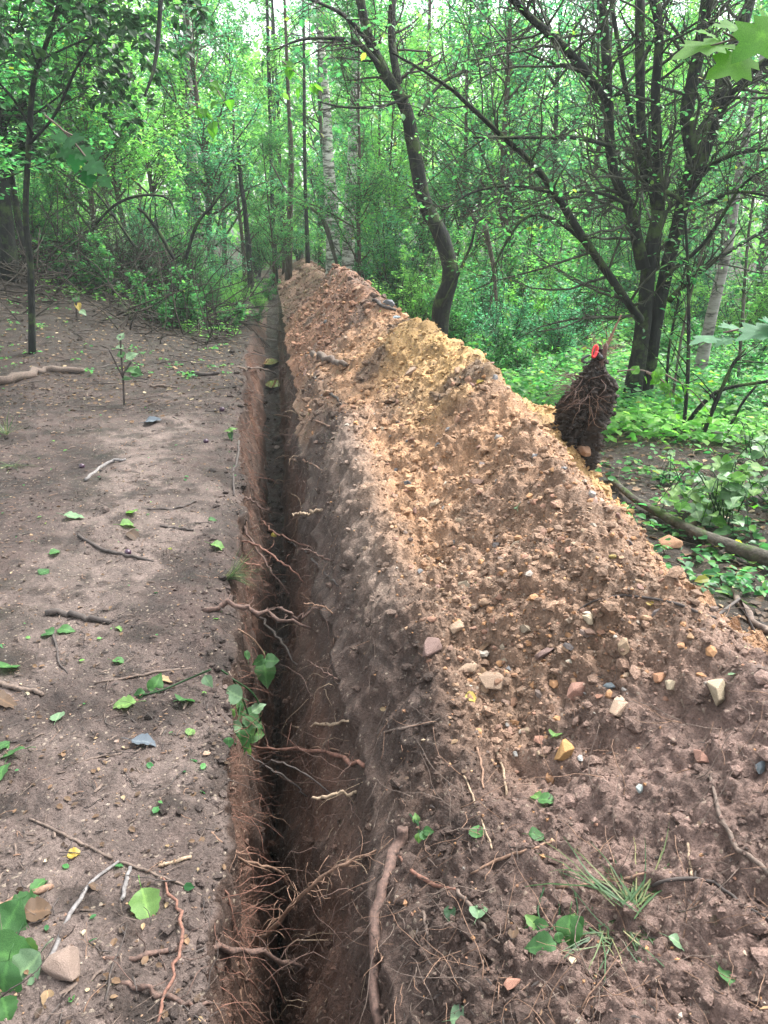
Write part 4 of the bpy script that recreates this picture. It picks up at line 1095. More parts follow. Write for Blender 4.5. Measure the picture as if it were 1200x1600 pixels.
def rubble(name, mask, n, rlo, rhi, seed, parent, pw=2.0, ymax=12, tpl=None, vr=(0, 1)):
    rng = np.random.default_rng(seed)
    tpl = tpl or ico()
    P, K, N = pick(mask, n, rng, ymax, pw)
    r = rlo * (rhi / rlo) ** (rng.random(n) ** 2.0) * np.maximum(1, P[:, 1] / 2.6) ** .6
    P = P + N * (r * .08)[:, None]
    v, f = lumps(P, r, rng, tpl, .35, .75)
    o = mesh_np(name, v, [f], M['gravel'], parent, False, attrs={'var': np.repeat(rng.uniform(vr[0], vr[1], n), len(tpl[0]))})
    o['kind'] = 'stuff'
rubble('rubble', rocky * (.15 + sstep(-.3, .4, wn2)), 2400, .004, .016, 211, HEAP)
rubble('grit', heapness * .12 + rocky, 5000, .003, .007, 212, HEAP, tpl=octa())
rubble('grit', mL, 1800, .0022, .006, 213, GROUND, tpl=octa(), vr=(.6, 1))

import bmesh
def stone_mesh(seed, sx=1.0, sy=.75, sz=.5):
    rng = np.random.default_rng(seed)
    bm = bmesh.new()
    p = nrm(rng.normal(size=(15, 3))) * rng.uniform(.72, 1.08, (15, 1)) * np.array([sx, sy, sz])
    for q in p: bm.verts.new(q)
    r = bmesh.ops.convex_hull(bm, input=bm.verts)
    for v in [v for v in bm.verts if not v.link_faces]: bm.verts.remove(v)
    bmesh.ops.bevel(bm, geom=list(bm.edges), offset=.035, segments=1, affect='EDGES')
    me = bpy.data.meshes.new('stone'); bm.to_mesh(me); bm.free()
    me.materials.append(M['stone']); return me
SM = [stone_mesh(300 + i, 1, random.uniform(.6, .9), random.uniform(.35, .7)) for i in range(12)]
PAL = [(.36, .23, .13), (.33, .20, .11), (.28, .16, .10), (.31, .19, .15), (.25, .17, .13), (.36, .27, .18), (.18, .15, .14), (.38, .31, .22), (.19, .19, .19), (.24, .14, .09), (.40, .22, .10), (.33, .22, .14)]
def stone(name, p, n, r, c, parent=None, rz=None, mesh=None, tilt=.35):
    o = bpy.data.objects.new(name, mesh or random.choice(SM)); S.collection.objects.link(o)
    q = Vector(n).to_track_quat('Z', 'Y'); e = Matrix.Rotation(random.uniform(0, 6.28) if rz is None else rz, 4, 'Z') @ Matrix.Rotation(random.uniform(-tilt, tilt), 4, 'X') @ Matrix.Rotation(random.uniform(-tilt, tilt), 4, 'Y')
    o.matrix_world = Matrix.Translation(Vector(p)) @ q.to_matrix().to_4x4() @ e @ Matrix.Diagonal((r, r, r, 1))
    o.color = (*c, 1)
    if parent is not None: o.parent = parent
    return o
def scatter_stones():
    rng = np.random.default_rng(88)
    w = rocky * (.25 + sstep(-.2, .5, wn2)) + 1.6 * mH * np.exp(-((OFF - W - .42) / .10) ** 2) * sstep(1.5, 2.4, YY) + 1.2 * rocky * np.exp(-((YY - 2.2) / .45) ** 2)
    P, K, N = pick(w, 290, rng, 9.5, 1.3)
    for p, n in zip(P, N):
        r = rng.uniform(.011, .024) * (1 + .9 * rng.random() ** 5) * max(1, p[1] / 2.8) ** .75
        n = nrm(n + np.array([0, 0, .5]) + rng.normal(size=3) * .2)
        stone('stone', p + n * r * .02, n, r, tuple(np.clip(np.array(PAL[rng.integers(len(PAL))]) * rng.uniform(.6, 1.05) * np.array([.97, 1, 1.04]), 0, 1)), HEAP)
scatter_stones()
CREAM, PINK, ORNG, GREY, DARK, BLUE, BRWN, PURP = (.46, .39, .28), (.38, .22, .17), (.45, .27, .11), (.26, .25, .24), (.09, .08, .08), (.24, .29, .32), (.25, .165, .11), (.19, .13, .115)
for px, py, w, c, lab in [
    (675, 1017, 58, PURP, 'biggest purplish brown clod-like stone where dark soil meets the rubble'),
    (774, 1068, 62, (.30, .22, .16), 'large beige stone with a flat sunlit top above the dark soil'),
    (905, 1084, 42, PINK, 'pink angular stone standing on its edge in the rubble'),
    (970, 1108, 50, (.48, .36, .27), 'split stone with a cream white face next to the pink one'),
    (880, 1178, 46, ORNG, 'orange-yellow oblong stone at the lower edge of the rubble'),
    (1097, 1185, 34, PINK, 'flat pinkish lozenge-shaped stone low on the right'),
    (1124, 1084, 52, CREAM, 'broad cream-white capped stone near the right side'),
    (1032, 1062, 30, (.40, .22, .13), 'small reddish flat stone beside the cream pebble'),
    (1048, 1071, 22, CREAM, 'small cream pebble touching a reddish flat stone'),
    (955, 1075, 24, BLUE, 'small stone with a bluish white top above the split stone'),
    (919, 969, 26, CREAM, 'upright cream stone under the arching thin twig'),
    (887, 1012, 23, DARK, 'dark grey square stone in the middle of the rubble'),
    (889, 1035, 15, (.55, .52, .42), 'little white pebble just below the dark square stone'),
    (976, 1012, 32, (.36, .27, .18), 'beige block to the right of the dark square stone'),
    (852, 1024, 42, PURP, 'rough mauve-brown lump left of the dark square stone'),
    (715, 982, 34, (.42, .31, .22), 'pale beige stone just above the biggest clod'),
    (735, 1047, 40, (.38, .28, .20), 'pale crumbly stone between the clod and the large beige stone'),
    (799, 1540, 30, (.42, .23, .17), 'lone pink stone low on the dark soil near the bottom'),
    (775, 853, 20, DARK, 'dark angular stone high in the orange slope'),
    (709, 848, 13, DARK, 'small black pebble left of the dark angular stone'),
    (686, 695, 14, BLUE, 'small bluish white pebble on the upper orange slope'),
    (643, 583, 30, (.30, .22, .16), 'flat greyish stone lying high on the sandy shoulder'),
    (745, 756, 34, (.16, .10, .075), 'dark brown lump on the slope under the yellow sand'),
    (907, 708, 46, (.36, .22, .14), 'flat orange slab at the foot of the root ball'),
    (925, 782, 28, (.33, .23, .19), 'pinkish tilted slab on the right shoulder of the heap'),
    (1094, 908, 34, (.10, .085, .08), 'dark flat stone on the right edge of the heap'),
    (1050, 853, 46, (.34, .20, .12), 'long orange-brown stone leaning toward the fallen log'),
    (958, 871, 18, (.33, .27, .10), 'small mustard-coloured stone on the right of the slope'),
    (807, 1179, 13, (.6, .6, .56), 'tiny white stone on the dark soil left of the orange one'),
    (905, 1185, 15, (.42, .46, .46), 'small pale bluish stone touching the orange oblong one'),
    (1000, 1233, 20, (.36, .42, .42), 'bluish white stone in the dark soil below the rubble'),
    (1190, 1200, 22, BLUE, 'blue-grey pebble at the right edge'),
    (605, 475, 26, (.20, .22, .24), 'blue-grey slab on the crest below the orange cone'),
    (620, 498, 16, BLUE, 'small blue-grey stone below the slab on the crest'),
    (845, 1160, 30, (.33, .18, .13), 'reddish stone beside the orange oblong one'),
    (935, 1090, 18, (.36, .2, .14), 'dull red pebble between the pink and the split stone'),
    (100, 1515, 62, (.24, .185, .155), 'flat triangular grey-brown stone at the lower left'),
    (182, 1160, 13, (.42, .32, .27), 'little pink pebble left of the grey leaf'),
    (323, 1178, 16, (.42, .30, .22), 'little beige pebble at the left edge of the trench'),
    (433, 700, 13, (.3, .26, .22), 'grey pebble on the trench floor'),
]:
    p, n = hit(px, py)
    dist = np.linalg.norm(p - np.array([0, 0, CAMZ])); r = w / FPX * dist / 2 * 1.06
    n = nrm(n + np.array([0, 0, .8]))
    o = stone('stone', p + n * r * .2, n, r, tuple(x * .8 for x in c), None, tilt=.2)
    tag(o, lab, 'stone', 'stones singled out on the heap and the ground')

# stone colour comes from the object
nt = M['stone'].node_tree
for nn in list(nt.nodes):
    if nn.type == 'OBJECT_INFO':
        rp = nn.outputs['Random'].links[0].to_node
        tgt = [l.to_socket for l in rp.outputs[0].links]
        for t_ in tgt: nt.links.new(nn.outputs['Color'], t_)

# ------------------------------------------------------------------ sticks and roots
def surf_line(pix, n, lift, wpx):
    """points along a stick lying on the surface"""
    q = smooth_line([(x, y, 0) for x, y in pix], n)
    pts = []; 
    for x, y, _ in q:
        p, nn = hit(x, y); pts.append((p, nn))
    P = np.array([p for p, _ in pts]); N = np.array([nn for _, nn in pts])
    return P, N
def stick(name, label, pix, w, mat, cat='stick', group=None, n=14, stiff=.6, sides=7, parent=None, lump=.12):
    P, N = surf_line(pix, n, 0, w)
    dist = np.linalg.norm(P - np.array([0, 0, CAMZ]), axis=1)
    R = np.interp(np.linspace(0, 1, n), np.linspace(0, 1, len(w)), w) / FPX * dist / 2
    # a stick is stiffer than the ground: ride on the bumps
    z = P[:, 2].copy(); zs_ = z.copy()
    for k in range(4): zs_[1:-1] = (zs_[:-2] + zs_[1:-1] * 1 + zs_[2:]) / 3
    z = np.maximum(zs_, z - R * .6) * stiff + z * (1 - stiff)
    P[:, 2] = z; P = P + nrm(N + np.array([0, 0, .6])) * (R * .75)[:, None]
    kk = np.random.default_rng(int(pix[0][0] * 3 + pix[0][1])).normal(size=(n, 3)) * (R * .35)[:, None]
    P = P + kk
    org = P[0].copy()
    o = tube_obj(name, (P - org)[None], R[None], mat, parent, sides, None, lump)
    o.location = tuple(org)
    return tag(o, label, cat, group) if parent is None else o
def airroot(name, label, pix, w, mat, cat='root', group='roots bared in the trench', both=True, n=18, lump=.24, dY=0.0, hairs=0, parent=None):
    """a root bridging or hanging in the trench: its ends in the soil"""
    h0, _ = hit(*pix[0]); h1, _ = hit(*pix[-1])
    q = smooth_line([(x, y, 0) for x, y in pix], n)
    Y0 = h0[1]; Y1 = (h1[1] if both else min(h1[1], Y0 + dY) if dY else Y0)
    P = []
    for i, (x, y, _) in enumerate(q):
        s, _ = hit(x, y)
        Yy = Y0 + (Y1 - Y0) * i / (n - 1)
        P.append(at(x, y, min(Yy, s[1] - 0.004 * (0 < i < n - 1))))
    P = np.array(P)
    if len(P) > 2: 
        for k in range(3): P[1:-1] = (P[:-2] + 2 * P[1:-1] + P[2:]) / 4
    tin = nrm(P[0] - P[1]); P[0] = P[0] + tin * .01
    dist = np.linalg.norm(P - np.array([0, 0, CAMZ]), axis=1)
    R = np.interp(np.linspace(0, 1, n), np.linspace(0, 1, len(w)), w) / FPX * dist / 2 * .82
    R[-1] *= .45; R[1:-1] *= 1 + .18 * np.sin(np.arange(1, n - 1) * 2.1 + pix[0][0])
    org = P[0].copy(); P = P - org
    rng = np.random.default_rng(int(pix[0][0] * 5 + pix[0][1]))
    P[1:-1] += rng.normal(size=(n - 2, 3)) * (R[1:-1] * .9)[:, None]
    if parent is not None:
        o = tube_obj(name, P[None], R[None], mat, parent, 6, None, lump); o.location = tuple(org); return o
    if hairs:
        root = empty(name, tuple(org)); tube_obj('root_stem', P[None], R[None], mat, root, 7, None, lump)
        P2, R2 = spawn(P[None], R[None], hairs, rng, .1, 1, (30, 90), (.03, .14), 6, .4, .3, -.15, .0006)
        tube_obj('rootlets', P2, np.minimum(R2, .0014), mat, root, 3, 'stuff')
        return tag(root, label, cat, group)
    o = tube_obj(name, P[None], R[None], mat, None, 7, None, lump); o.location = tuple(org)
    return tag(o, label, cat, group)
gR = 'roots bared in the trench'
airroot('root', 'thick brown root leaving the left lip below the grass tuft', [(322, 953), (345, 946), (375, 944), (400, 953), (430, 966), (460, 972), (488, 981)], [11, 10, 8, 7, 5], 'root_brown', hairs=26, both=True)
airroot('root', 'grey-black root drooping from the thick brown one', [(392, 955), (418, 975), (440, 1000), (455, 1030), (477, 1057)], [5, 5, 4, 3], 'stick_dark', hairs=10)
airroot('root', 'brown kinked root reaching left out of the right wall', [(502, 944), (488, 956), (470, 966), (455, 957), (433, 949)], [6, 6, 5, 5, 5], 'root_brown', both=False)
airroot('root', 'orange-red root slanting down across the trench above the grass tuft', [(378, 846), (400, 850), (425, 868), (450, 885), (476, 911)], [4, 4, 4, 3], 'root_red', hairs=8)
airroot('root', 'dark red double root falling steeply from the left wall', [(382, 822), (395, 850), (415, 880), (435, 905), (459, 942)], [5, 4, 4, 2], 'root_brown', hairs=20)
airroot('root', 'long thin red root starting highest beside the yellow fruit', [(408, 815), (430, 832), (460, 845), (494, 858)], [4, 4, 3, 2], 'root_red')
airroot('root', 'dark thin root curving down the right wall', [(447, 846), (475, 860), (498, 885), (515, 903), (530, 915)], [3, 4, 4, 4], 'stick_dark', hairs=8)
airroot('root', 'thick grey-brown bent root with a torn pale end lying across the near trench', [(172, 1497), (230, 1495), (290, 1484), (350, 1479), (400, 1489), (440, 1498), (486, 1518)], [7, 9, 10, 10, 9, 8, 5], 'root_brown', hairs=34)
airroot('root', 'long tan root rising from the left to the upper right over the near trench', [(388, 1487), (420, 1458), (452, 1420), (488, 1380), (535, 1350), (588, 1328)], [8, 8, 7, 7, 6, 5], 'root_tan', hairs=46)
airroot('root', 'reddish wavy root with a yellow tip above the long tan one', [(334, 1303), (358, 1325), (388, 1348), (420, 1352), (445, 1372), (464, 1402)], [3, 5, 5, 5, 4, 3], 'root_tan', hairs=8)
airroot('root', 'purple-red root bundle leaving the right wall toward the left', [(568, 1196), (540, 1186), (510, 1177), (470, 1172), (425, 1168), (388, 1163)], [8, 8, 7, 6, 5, 4], 'root_red', hairs=20)
airroot('root', 'thin black root sagging beneath the purple-red bundle', [(386, 1180), (420, 1200), (455, 1222), (480, 1245)], [3, 3, 4, 3], 'stick_dark')
airroot('root', 'pale yellow peeled root on the right wall above the bundle', [(543, 1127), (515, 1133), (490, 1134), (465, 1138), (440, 1129)], [5, 7, 5, 4, 3], 'root_pale', hairs=4)
airroot('root', 'root with a white cut tip below the purple-red bundle', [(556, 1237), (530, 1240), (508, 1245), (487, 1247)], [6, 5, 6, 5], 'root_pale', both=False)
airroot('root', 'thin pale root arching above the purple-red bundle', [(558, 1188), (530, 1172), (495, 1170), (450, 1171)], [3, 3, 3, 2], 'root_tan')
airroot('root', 'reddish root crawling down the left ground to the bottom edge', [(250, 1363), (268, 1400), (286, 1440), (281, 1490), (262, 1545), (243, 1610)], [3, 5, 6, 6, 5, 5], 'root_red', both=True, n=22)
airroot('root', 'short stout brown root parallel below the thick bent one', [(195, 1538), (235, 1551), (290, 1566), (352, 1571)], [8, 9, 8, 4], 'root_brown', hairs=10)
airroot('root', 'cream root stub sticking out of the right wall beside the pale bank', [(503, 797), (485, 799), (470, 803), (457, 802)], [6, 6, 5, 4], 'root_pale', both=False)
airroot('root', 'pale thin root crossing high in the trench', [(545, 672), (510, 664), (470, 655), (428, 648)], [4, 4, 3, 3], 'root_tan')
airroot('root', 'light thin root slanting to the right wall below the high crossing one', [(505, 736), (485, 724), (465, 718), (441, 711)], [3, 3, 4, 3], 'root_tan')
airroot('root', 'dark root spanning the trench beside the yellowish puddle', [(358, 575), (385, 574), (410, 577), (432, 585)], [4, 4, 4, 3], 'stick_brown')
airroot('root', 'orange wiry root dangling at the bottom of the near trench', [(378, 1500), (380, 1530), (377, 1565), (380, 1600)], [4, 4, 4, 4], 'root_tan', both=False, hairs=8)
airroot('root', 'thin reddish root straying across the left wall near the bottom', [(340, 1505), (372, 1520), (402, 1545), (420, 1570)], [3, 3, 3, 2], 'root_red', both=True)
airroot('root', 'thin brown root looping out of the left wall above the dark red double root', [(376, 775), (392, 782), (408, 795), (412, 812)], [4, 4, 3, 2], 'root_brown', both=False, hairs=6)
airroot('root', 'reddish wisp of root under the orange-red one', [(366, 872), (385, 880), (404, 884), (415, 890)], [3, 3, 3, 2], 'root_red', both=False, hairs=8)
airroot('root', 'dark root leaving the right wall beside the pale bank low down', [(518, 876), (500, 868), (485, 860), (470, 858)], [4, 4, 3, 2], 'root_brown', both=False, hairs=6)
airroot('root', 'thin forked root on the right wall below the kinked one', [(520, 958), (505, 948), (490, 944), (474, 942)], [3, 3, 3, 2], 'root_tan', both=False, hairs=6)
airroot('root', 'wiry root on the right wall beside the three-leaved sprig', [(528, 1062), (510, 1052), (497, 1044), (486, 1034)], [3, 3, 3, 2], 'root_brown', both=False, hairs=6)
airroot('root', 'long whip of dark root near the bottom of the purple-red bundle', [(392, 1205), (430, 1190), (480, 1212), (520, 1242)], [2, 3, 3, 2], 'stick_dark')
airroot('root', 'fine red root hanging down the near left wall', [(352, 1395), (362, 1420), (366, 1450), (378, 1470)], [3, 3, 2, 2], 'root_red', both=False, hairs=10)
# fine rootlets all along both walls
def wall_roots():
    rng = np.random.default_rng(99)
    for mask, sgn, n, mat in ((mW1, 1, 520, 'root_red'), (mW2, -1, 520, 'root_brown'), (mW2, -1, 90, 'root_pale'), (mW1, 1, 90, 'root_tan')):
        P, K, N = pick(mask * sstep(.95, .0, -(ZZ)), n, rng, 11, 1.0)
        d = nrm(N * 1.0 + rng.normal(size=(n, 3)) * .6 + np.array([0, 0, -.15])); L = rng.uniform(.04, .24, n) * (1 + .4 * rng.random(n) ** 3)
        Q = [P - d * .01]
        for k in range(7):
            d = nrm(d + rng.normal(size=(n, 3)) * .32 + np.array([0, 0, -.20])); Q.append(Q[-1] + d * (L / 7)[:, None])
        Q = np.stack(Q, 1); R = rng.uniform(.0006, .0017, n)[:, None] * np.linspace(1, .4, 8)[None] * np.maximum(1, P[:, 1:2] / 3)
        tube_obj('rootlets', Q, R, mat, TRENCH, 4, 'stuff')
wall_roots()
def loose_fibres(parent, mask, n, mat, seed, L=(.04, .2), r=(.0006, .0016), ymax=8, pw=1.7):
    rng = np.random.default_rng(seed)
    P, K, N = pick(mask, n, rng, ymax, pw)
    d = rng.normal(size=(n, 3)); d -= N * (d * N).sum(1, keepdims=True) * .8; d = nrm(d)
    Ln = rng.uniform(L[0], L[1], n) * np.maximum(1, P[:, 1] / 3) ** .5
    Q = [P + N * .004]
    for k in range(6):
        d = nrm(d + rng.normal(size=(n, 3)) * .28); d -= N * (d * N).sum(1, keepdims=True) * .6; Q.append(Q[-1] + d * (Ln / 6)[:, None])
    Q = np.stack(Q, 1) + (N * .003)[:, None, :]
    R = rng.uniform(r[0], r[1], n)[:, None] * np.linspace(1, .4, 7)[None] * np.maximum(1, P[:, 1:2] / 3) ** .8
    tube_obj('fibres', Q, R, mat, parent, 4, 'stuff')
loose_fibres(HEAP, near_dark + .5 * bank, 420, 'root_tan', 301)
loose_fibres(HEAP, near_dark + .7 * bank, 380, 'stick_brown', 302)
loose_fibres(GROUND, mL, 420, 'stick_brown', 303, (.03, .15))
loose_fibres(GROUND, mL, 260, 'stick_dark', 304, (.04, .22), (.001, .003))
loose_fibres(GROUND, mL, 150, 'root_tan', 305, (.02, .09))
loose_fibres(GROUND, mL * sstep(6.5, 9, YY), 400, 'stick_dark', 306, (.1, .5), (.001, .003), 16, 1.0)
loose_fibres(GROUND, mR * sstep(2.5, 3, YY), 700, 'stick_brown', 307, (.1, .5), (.001, .003), 14, 1.0)

gS = 'sticks lying on the cleared ground'
for lab, pix, w, mat in [
    ('thick bent branch with a broken end lying at the left edge', [(-15, 600), (20, 599), (50, 586), (80, 580), (130, 583)], [13, 13, 13, 11, 8], 'stick_brown'),
    ('short black stick lying level in the left middle ground', [(76, 961), (110, 963), (140, 968), (173, 974)], [10, 9, 9, 7], 'stick_dark'),
    ('grey forked twig on the clearing below the seedling', [(132, 752), (152, 735), (172, 724), (196, 720)], [5, 5, 5, 4], 'stick_grey'),
    ('thin black twig pointing at the trench in the middle of the clearing', [(231, 796), (260, 796), (285, 793), (307, 784)], [4, 4, 4, 3], 'stick_dark'),
    ('thin straight twig below the black one in the clearing', [(249, 823), (275, 826), (302, 829)], [4, 4, 3], 'stick_dark'),
    ('dark stick lying level near the upper trench edge', [(284, 583), (305, 587), (342, 586)], [5, 6, 6], 'stick_dark'),
    ('long grey twig rising from the flat triangular stone', [(77, 1507), (95, 1465), (112, 1425), (140, 1385), (186, 1347)], [6, 6, 6, 5, 4], 'stick_grey'),
    ('whitish peeled twig on the left lip of the trench', [(249, 1355), (268, 1349), (300, 1340)], [5, 5, 5], 'root_pale'),
    ('short grey twig standing out near the serrated green leaf', [(190, 1410), (196, 1385), (203, 1358)], [6, 6, 5], 'stick_grey'),
    ('brown stick entering from the left edge above the orange leaf', [(-10, 1071), (30, 1077), (70, 1087)], [8, 8, 6], 'stick_brown'),
    ('strip of tan bark lying over the green leaf cluster', [(-8, 1423), (35, 1408), (80, 1387)], [9, 11, 9], 'root_tan'),
    ('thin wiry twig crossing the pale soil toward the trench', [(45, 1280), (85, 1298), (125, 1318), (175, 1342)], [3, 4, 4, 4], 'stick_brown'),
    ('dark twig winding among small leaves left of centre', [(122, 838), (160, 860), (195, 868), (240, 878)], [4, 5, 5, 4], 'stick_dark'),
    ('thin dark twig standing at the brink above the grass tuft', [(372, 690), (371, 720), (364, 745), (365, 775)], [4, 4, 4, 3], 'stick_dark'),
    ('fine twig running right from the long grey one', [(186, 1347), (230, 1362), (275, 1378), (322, 1403)], [4, 4, 3, 3], 'stick_brown'),
    ('dark twig pointing down beside the short black stick', [(82, 985), (88, 1010), (92, 1035), (106, 1052)], [4, 4, 3, 2], 'stick_dark'),
    ('long dark root-like twig lying above the white torn leaf', [(150, 1068), (200, 1060), (240, 1052), (300, 1045)], [3, 3, 4, 3], 'stick_brown'),
    ('curved brown branch lying at the brink near the far thicket', [(300, 505), (330, 500), (355, 497), (390, 492)], [5, 6, 6, 5], 'stick_brown'),
    ('black branch lying at the foot of the brush pile', [(225, 485), (260, 484), (300, 487)], [6, 7, 6], 'stick_dark'),
    ('small straight stick on the bare soil right of the seedling', [(235, 605), (255, 604), (275, 607)], [4, 4, 4], 'stick_brown'),
    ('twig beneath the small pink pebble', [(115, 1195), (150, 1185), (190, 1178)], [3, 3, 3], 'stick_brown'),
]:
    stick('stick', lab, pix, w, mat, 'stick', gS)
gH = 'sticks lying on the heap'
for lab, pix, w, mat in [
    ('long purple-brown barked stick lying along the right brink of the near trench', [(636, 1297), (615, 1345), (598, 1395), (590, 1450), (588, 1520), (596, 1612)], [17, 17, 16, 15, 15, 14], 'root_brown'),
    ('short weathered stick high on the heap beside the trench', [(492, 556), (510, 563), (525, 568), (543, 573)], [10, 10, 10, 8], 'stick_brown'),
    ('long thin arching black twig on the rubble', [(903, 955), (935, 938), (980, 932), (1035, 938), (1100, 960), (1178, 990)], [3, 3, 4, 4, 5, 5], 'stick_dark'),
    ('wavy brown root lying down the right side of the near slope', [(1110, 1212), (1122, 1265), (1145, 1312), (1175, 1345), (1212, 1375)], [4, 6, 7, 7, 7], 'stick_brown'),
    ('long dark twig running right from the pulled grass', [(1020, 1383), (1060, 1374), (1110, 1380), (1155, 1410), (1210, 1442)], [5, 5, 5, 4, 4], 'stick_dark'),
    ('red twig running right from the long barked stick', [(613, 1325), (640, 1358), (675, 1382), (712, 1390)], [4, 6, 6, 4], 'root_red'),
    ('brown twig continuing down from the red one', [(714, 1392), (735, 1415), (755, 1445), (780, 1475)], [6, 6, 5, 4], 'stick_brown'),
    ('pale straight straw on the dark slope', [(724, 1212), (740, 1250), (752, 1285), (768, 1326)], [3, 3, 3, 3], 'root_pale'),
    ('light root forking on the dark slope in the middle', [(735, 1365), (780, 1345), (820, 1330), (860, 1318)], [3, 5, 4, 3], 'root_tan'),
    ('tan root crossing under the pulled grass', [(870, 1385), (910, 1385), (960, 1375), (1010, 1365)], [4, 5, 5, 3], 'root_tan'),
    ('pale upright root standing left of the pulled leaves', [(772, 1160), (782, 1195), (790, 1225), (792, 1245)], [5, 4, 4, 3], 'root_pale'),
    ('short pale rootlet beside the pale upright one', [(745, 1170), (752, 1200), (755, 1232)], [4, 4, 3], 'root_tan'),
    ('thin brown root trailing at the corner of the dark bank', [(600, 1145), (640, 1137), (670, 1130), (700, 1118)], [3, 4, 4, 2], 'stick_brown'),
    ('short brown stick upright in the soil near the lower middle', [(662, 1425), (668, 1455), (672, 1487)], [5, 5, 4], 'stick_brown'),
    ('dry white stalk poking up in the near slope', [(1075, 1318), (1078, 1345), (1080, 1370)], [4, 3, 4], 'root_pale'),
    ('brown twig lying on the crest beside the blue-grey slab', [(585, 470), (600, 480), (618, 486)], [5, 6, 5], 'stick_dark'),
    ('weathered branch end poking out at the right edge of the heap', [(1140, 925), (1165, 960), (1190, 985), (1215, 1000)], [9, 10, 10, 10], 'stick_brown'),
    ('short brown twig leaning on the upper slope', [(513, 615), (525, 622), (533, 632)], [4, 4, 3], 'stick_dark'),
]:
    stick('stick', lab, pix, w, mat, 'stick', gH)

def chips(parent, mask, n, size, seed, mat, ymax=9, pw=1.6):
    rng = np.random.default_rng(seed)
    P, K, N = pick(mask, n, rng, ymax, pw); a = rng.uniform(0, 6.28, n)
    d = nrm(np.stack([np.cos(a), np.sin(a), rng.normal(size=n) * .2], -1)); L = rng.uniform(*size, n) * np.maximum(1, P[:, 1] / 3) ** .5
    Q = np.stack([P - d * (L / 2)[:, None], P + rng.normal(size=(n, 3)) * (L * .06)[:, None], P + d * (L / 2)[:, None]], 1) + (N * .004)[:, None]
    R = (L * rng.uniform(.05, .16, n))[:, None] * np.array([.6, 1, .5])[None]
    tube_obj('wood_chips', Q, R, mat, parent, 4, 'stuff', .2, False)
dm = mL * (sstep(-.2, .5, fbm(XX * 1.7 + 8, YY * 1.7, 143, 4)) + 1.1 * sstep(.7, 1.6, -OFF - .06 * YY))
chips(GROUND, dm, 2300, (.008, .03), 601, 'stick_dark')
chips(GROUND, dm + mL * .2, 1100, (.010, .04), 602, 'stick_brown')
chips(GROUND, dm, 160, (.008, .025), 603, 'root_tan')
chips(HEAP, near_dark + bank, 350, (.006, .02), 604, 'stick_dark')

# the fallen log beyond the heap and the poles beside it
def log():
    pts = [at(945, 785, 4.95), at(985, 800, 4.5), at(1030, 823, 4.2), at(1080, 858, 3.92), at(1140, 888, 3.7), at(1215, 918, 3.5), at(1300, 950, 3.3)]
    for p in pts: p[2] = max(p[2], .05)
    org = pts[0].copy(); w = [11, 13, 17, 21, 24, 26, 26]
    root = empty('fallen_log', tuple(org))
    P = smooth_line([p - org for p in pts], 40)[None]; R = np.interp(np.linspace(0, 1, 40), np.linspace(0, 1, 7), [x * 3.8 / FPX / 2 for x in w])[None]
    tube_obj('trunk', P, R, 'log', root, 14, None, .06)
    rng = np.random.default_rng(3)
    P2, R2 = spawn(P, R, 3, rng, .3, .9, (60, 90), (.05, .12), 4, .3, .05, .1, .006, tip=.8)
    for k in range(len(P2)): tube_obj('branch_stub', P2[k:k + 1], R2[k:k + 1], 'log', root, 6)
    tag(root, 'weathered grey fallen log lying beyond the right edge of the heap', 'log')
log()
pole('fallen_branch', 'thin grey-green pole lying below the log at the right edge', [(1128, 908), (1160, 930), (1215, 955)], 3.35, [7, 7, 8], 'stick_grey', dY=(.1, -.15))
pole('fallen_branch', 'brown pole nearly touching the heap at the right edge', [(1150, 935), (1180, 952), (1215, 968)], 3.1, [8, 9, 9], 'log', dY=(.1, -.1))
pole('fallen_branch', 'pale barked branch lying in the litter beyond the log', [(1110, 675), (1150, 680), (1195, 690)], 5.9, [5, 6, 5], 'stick_grey')

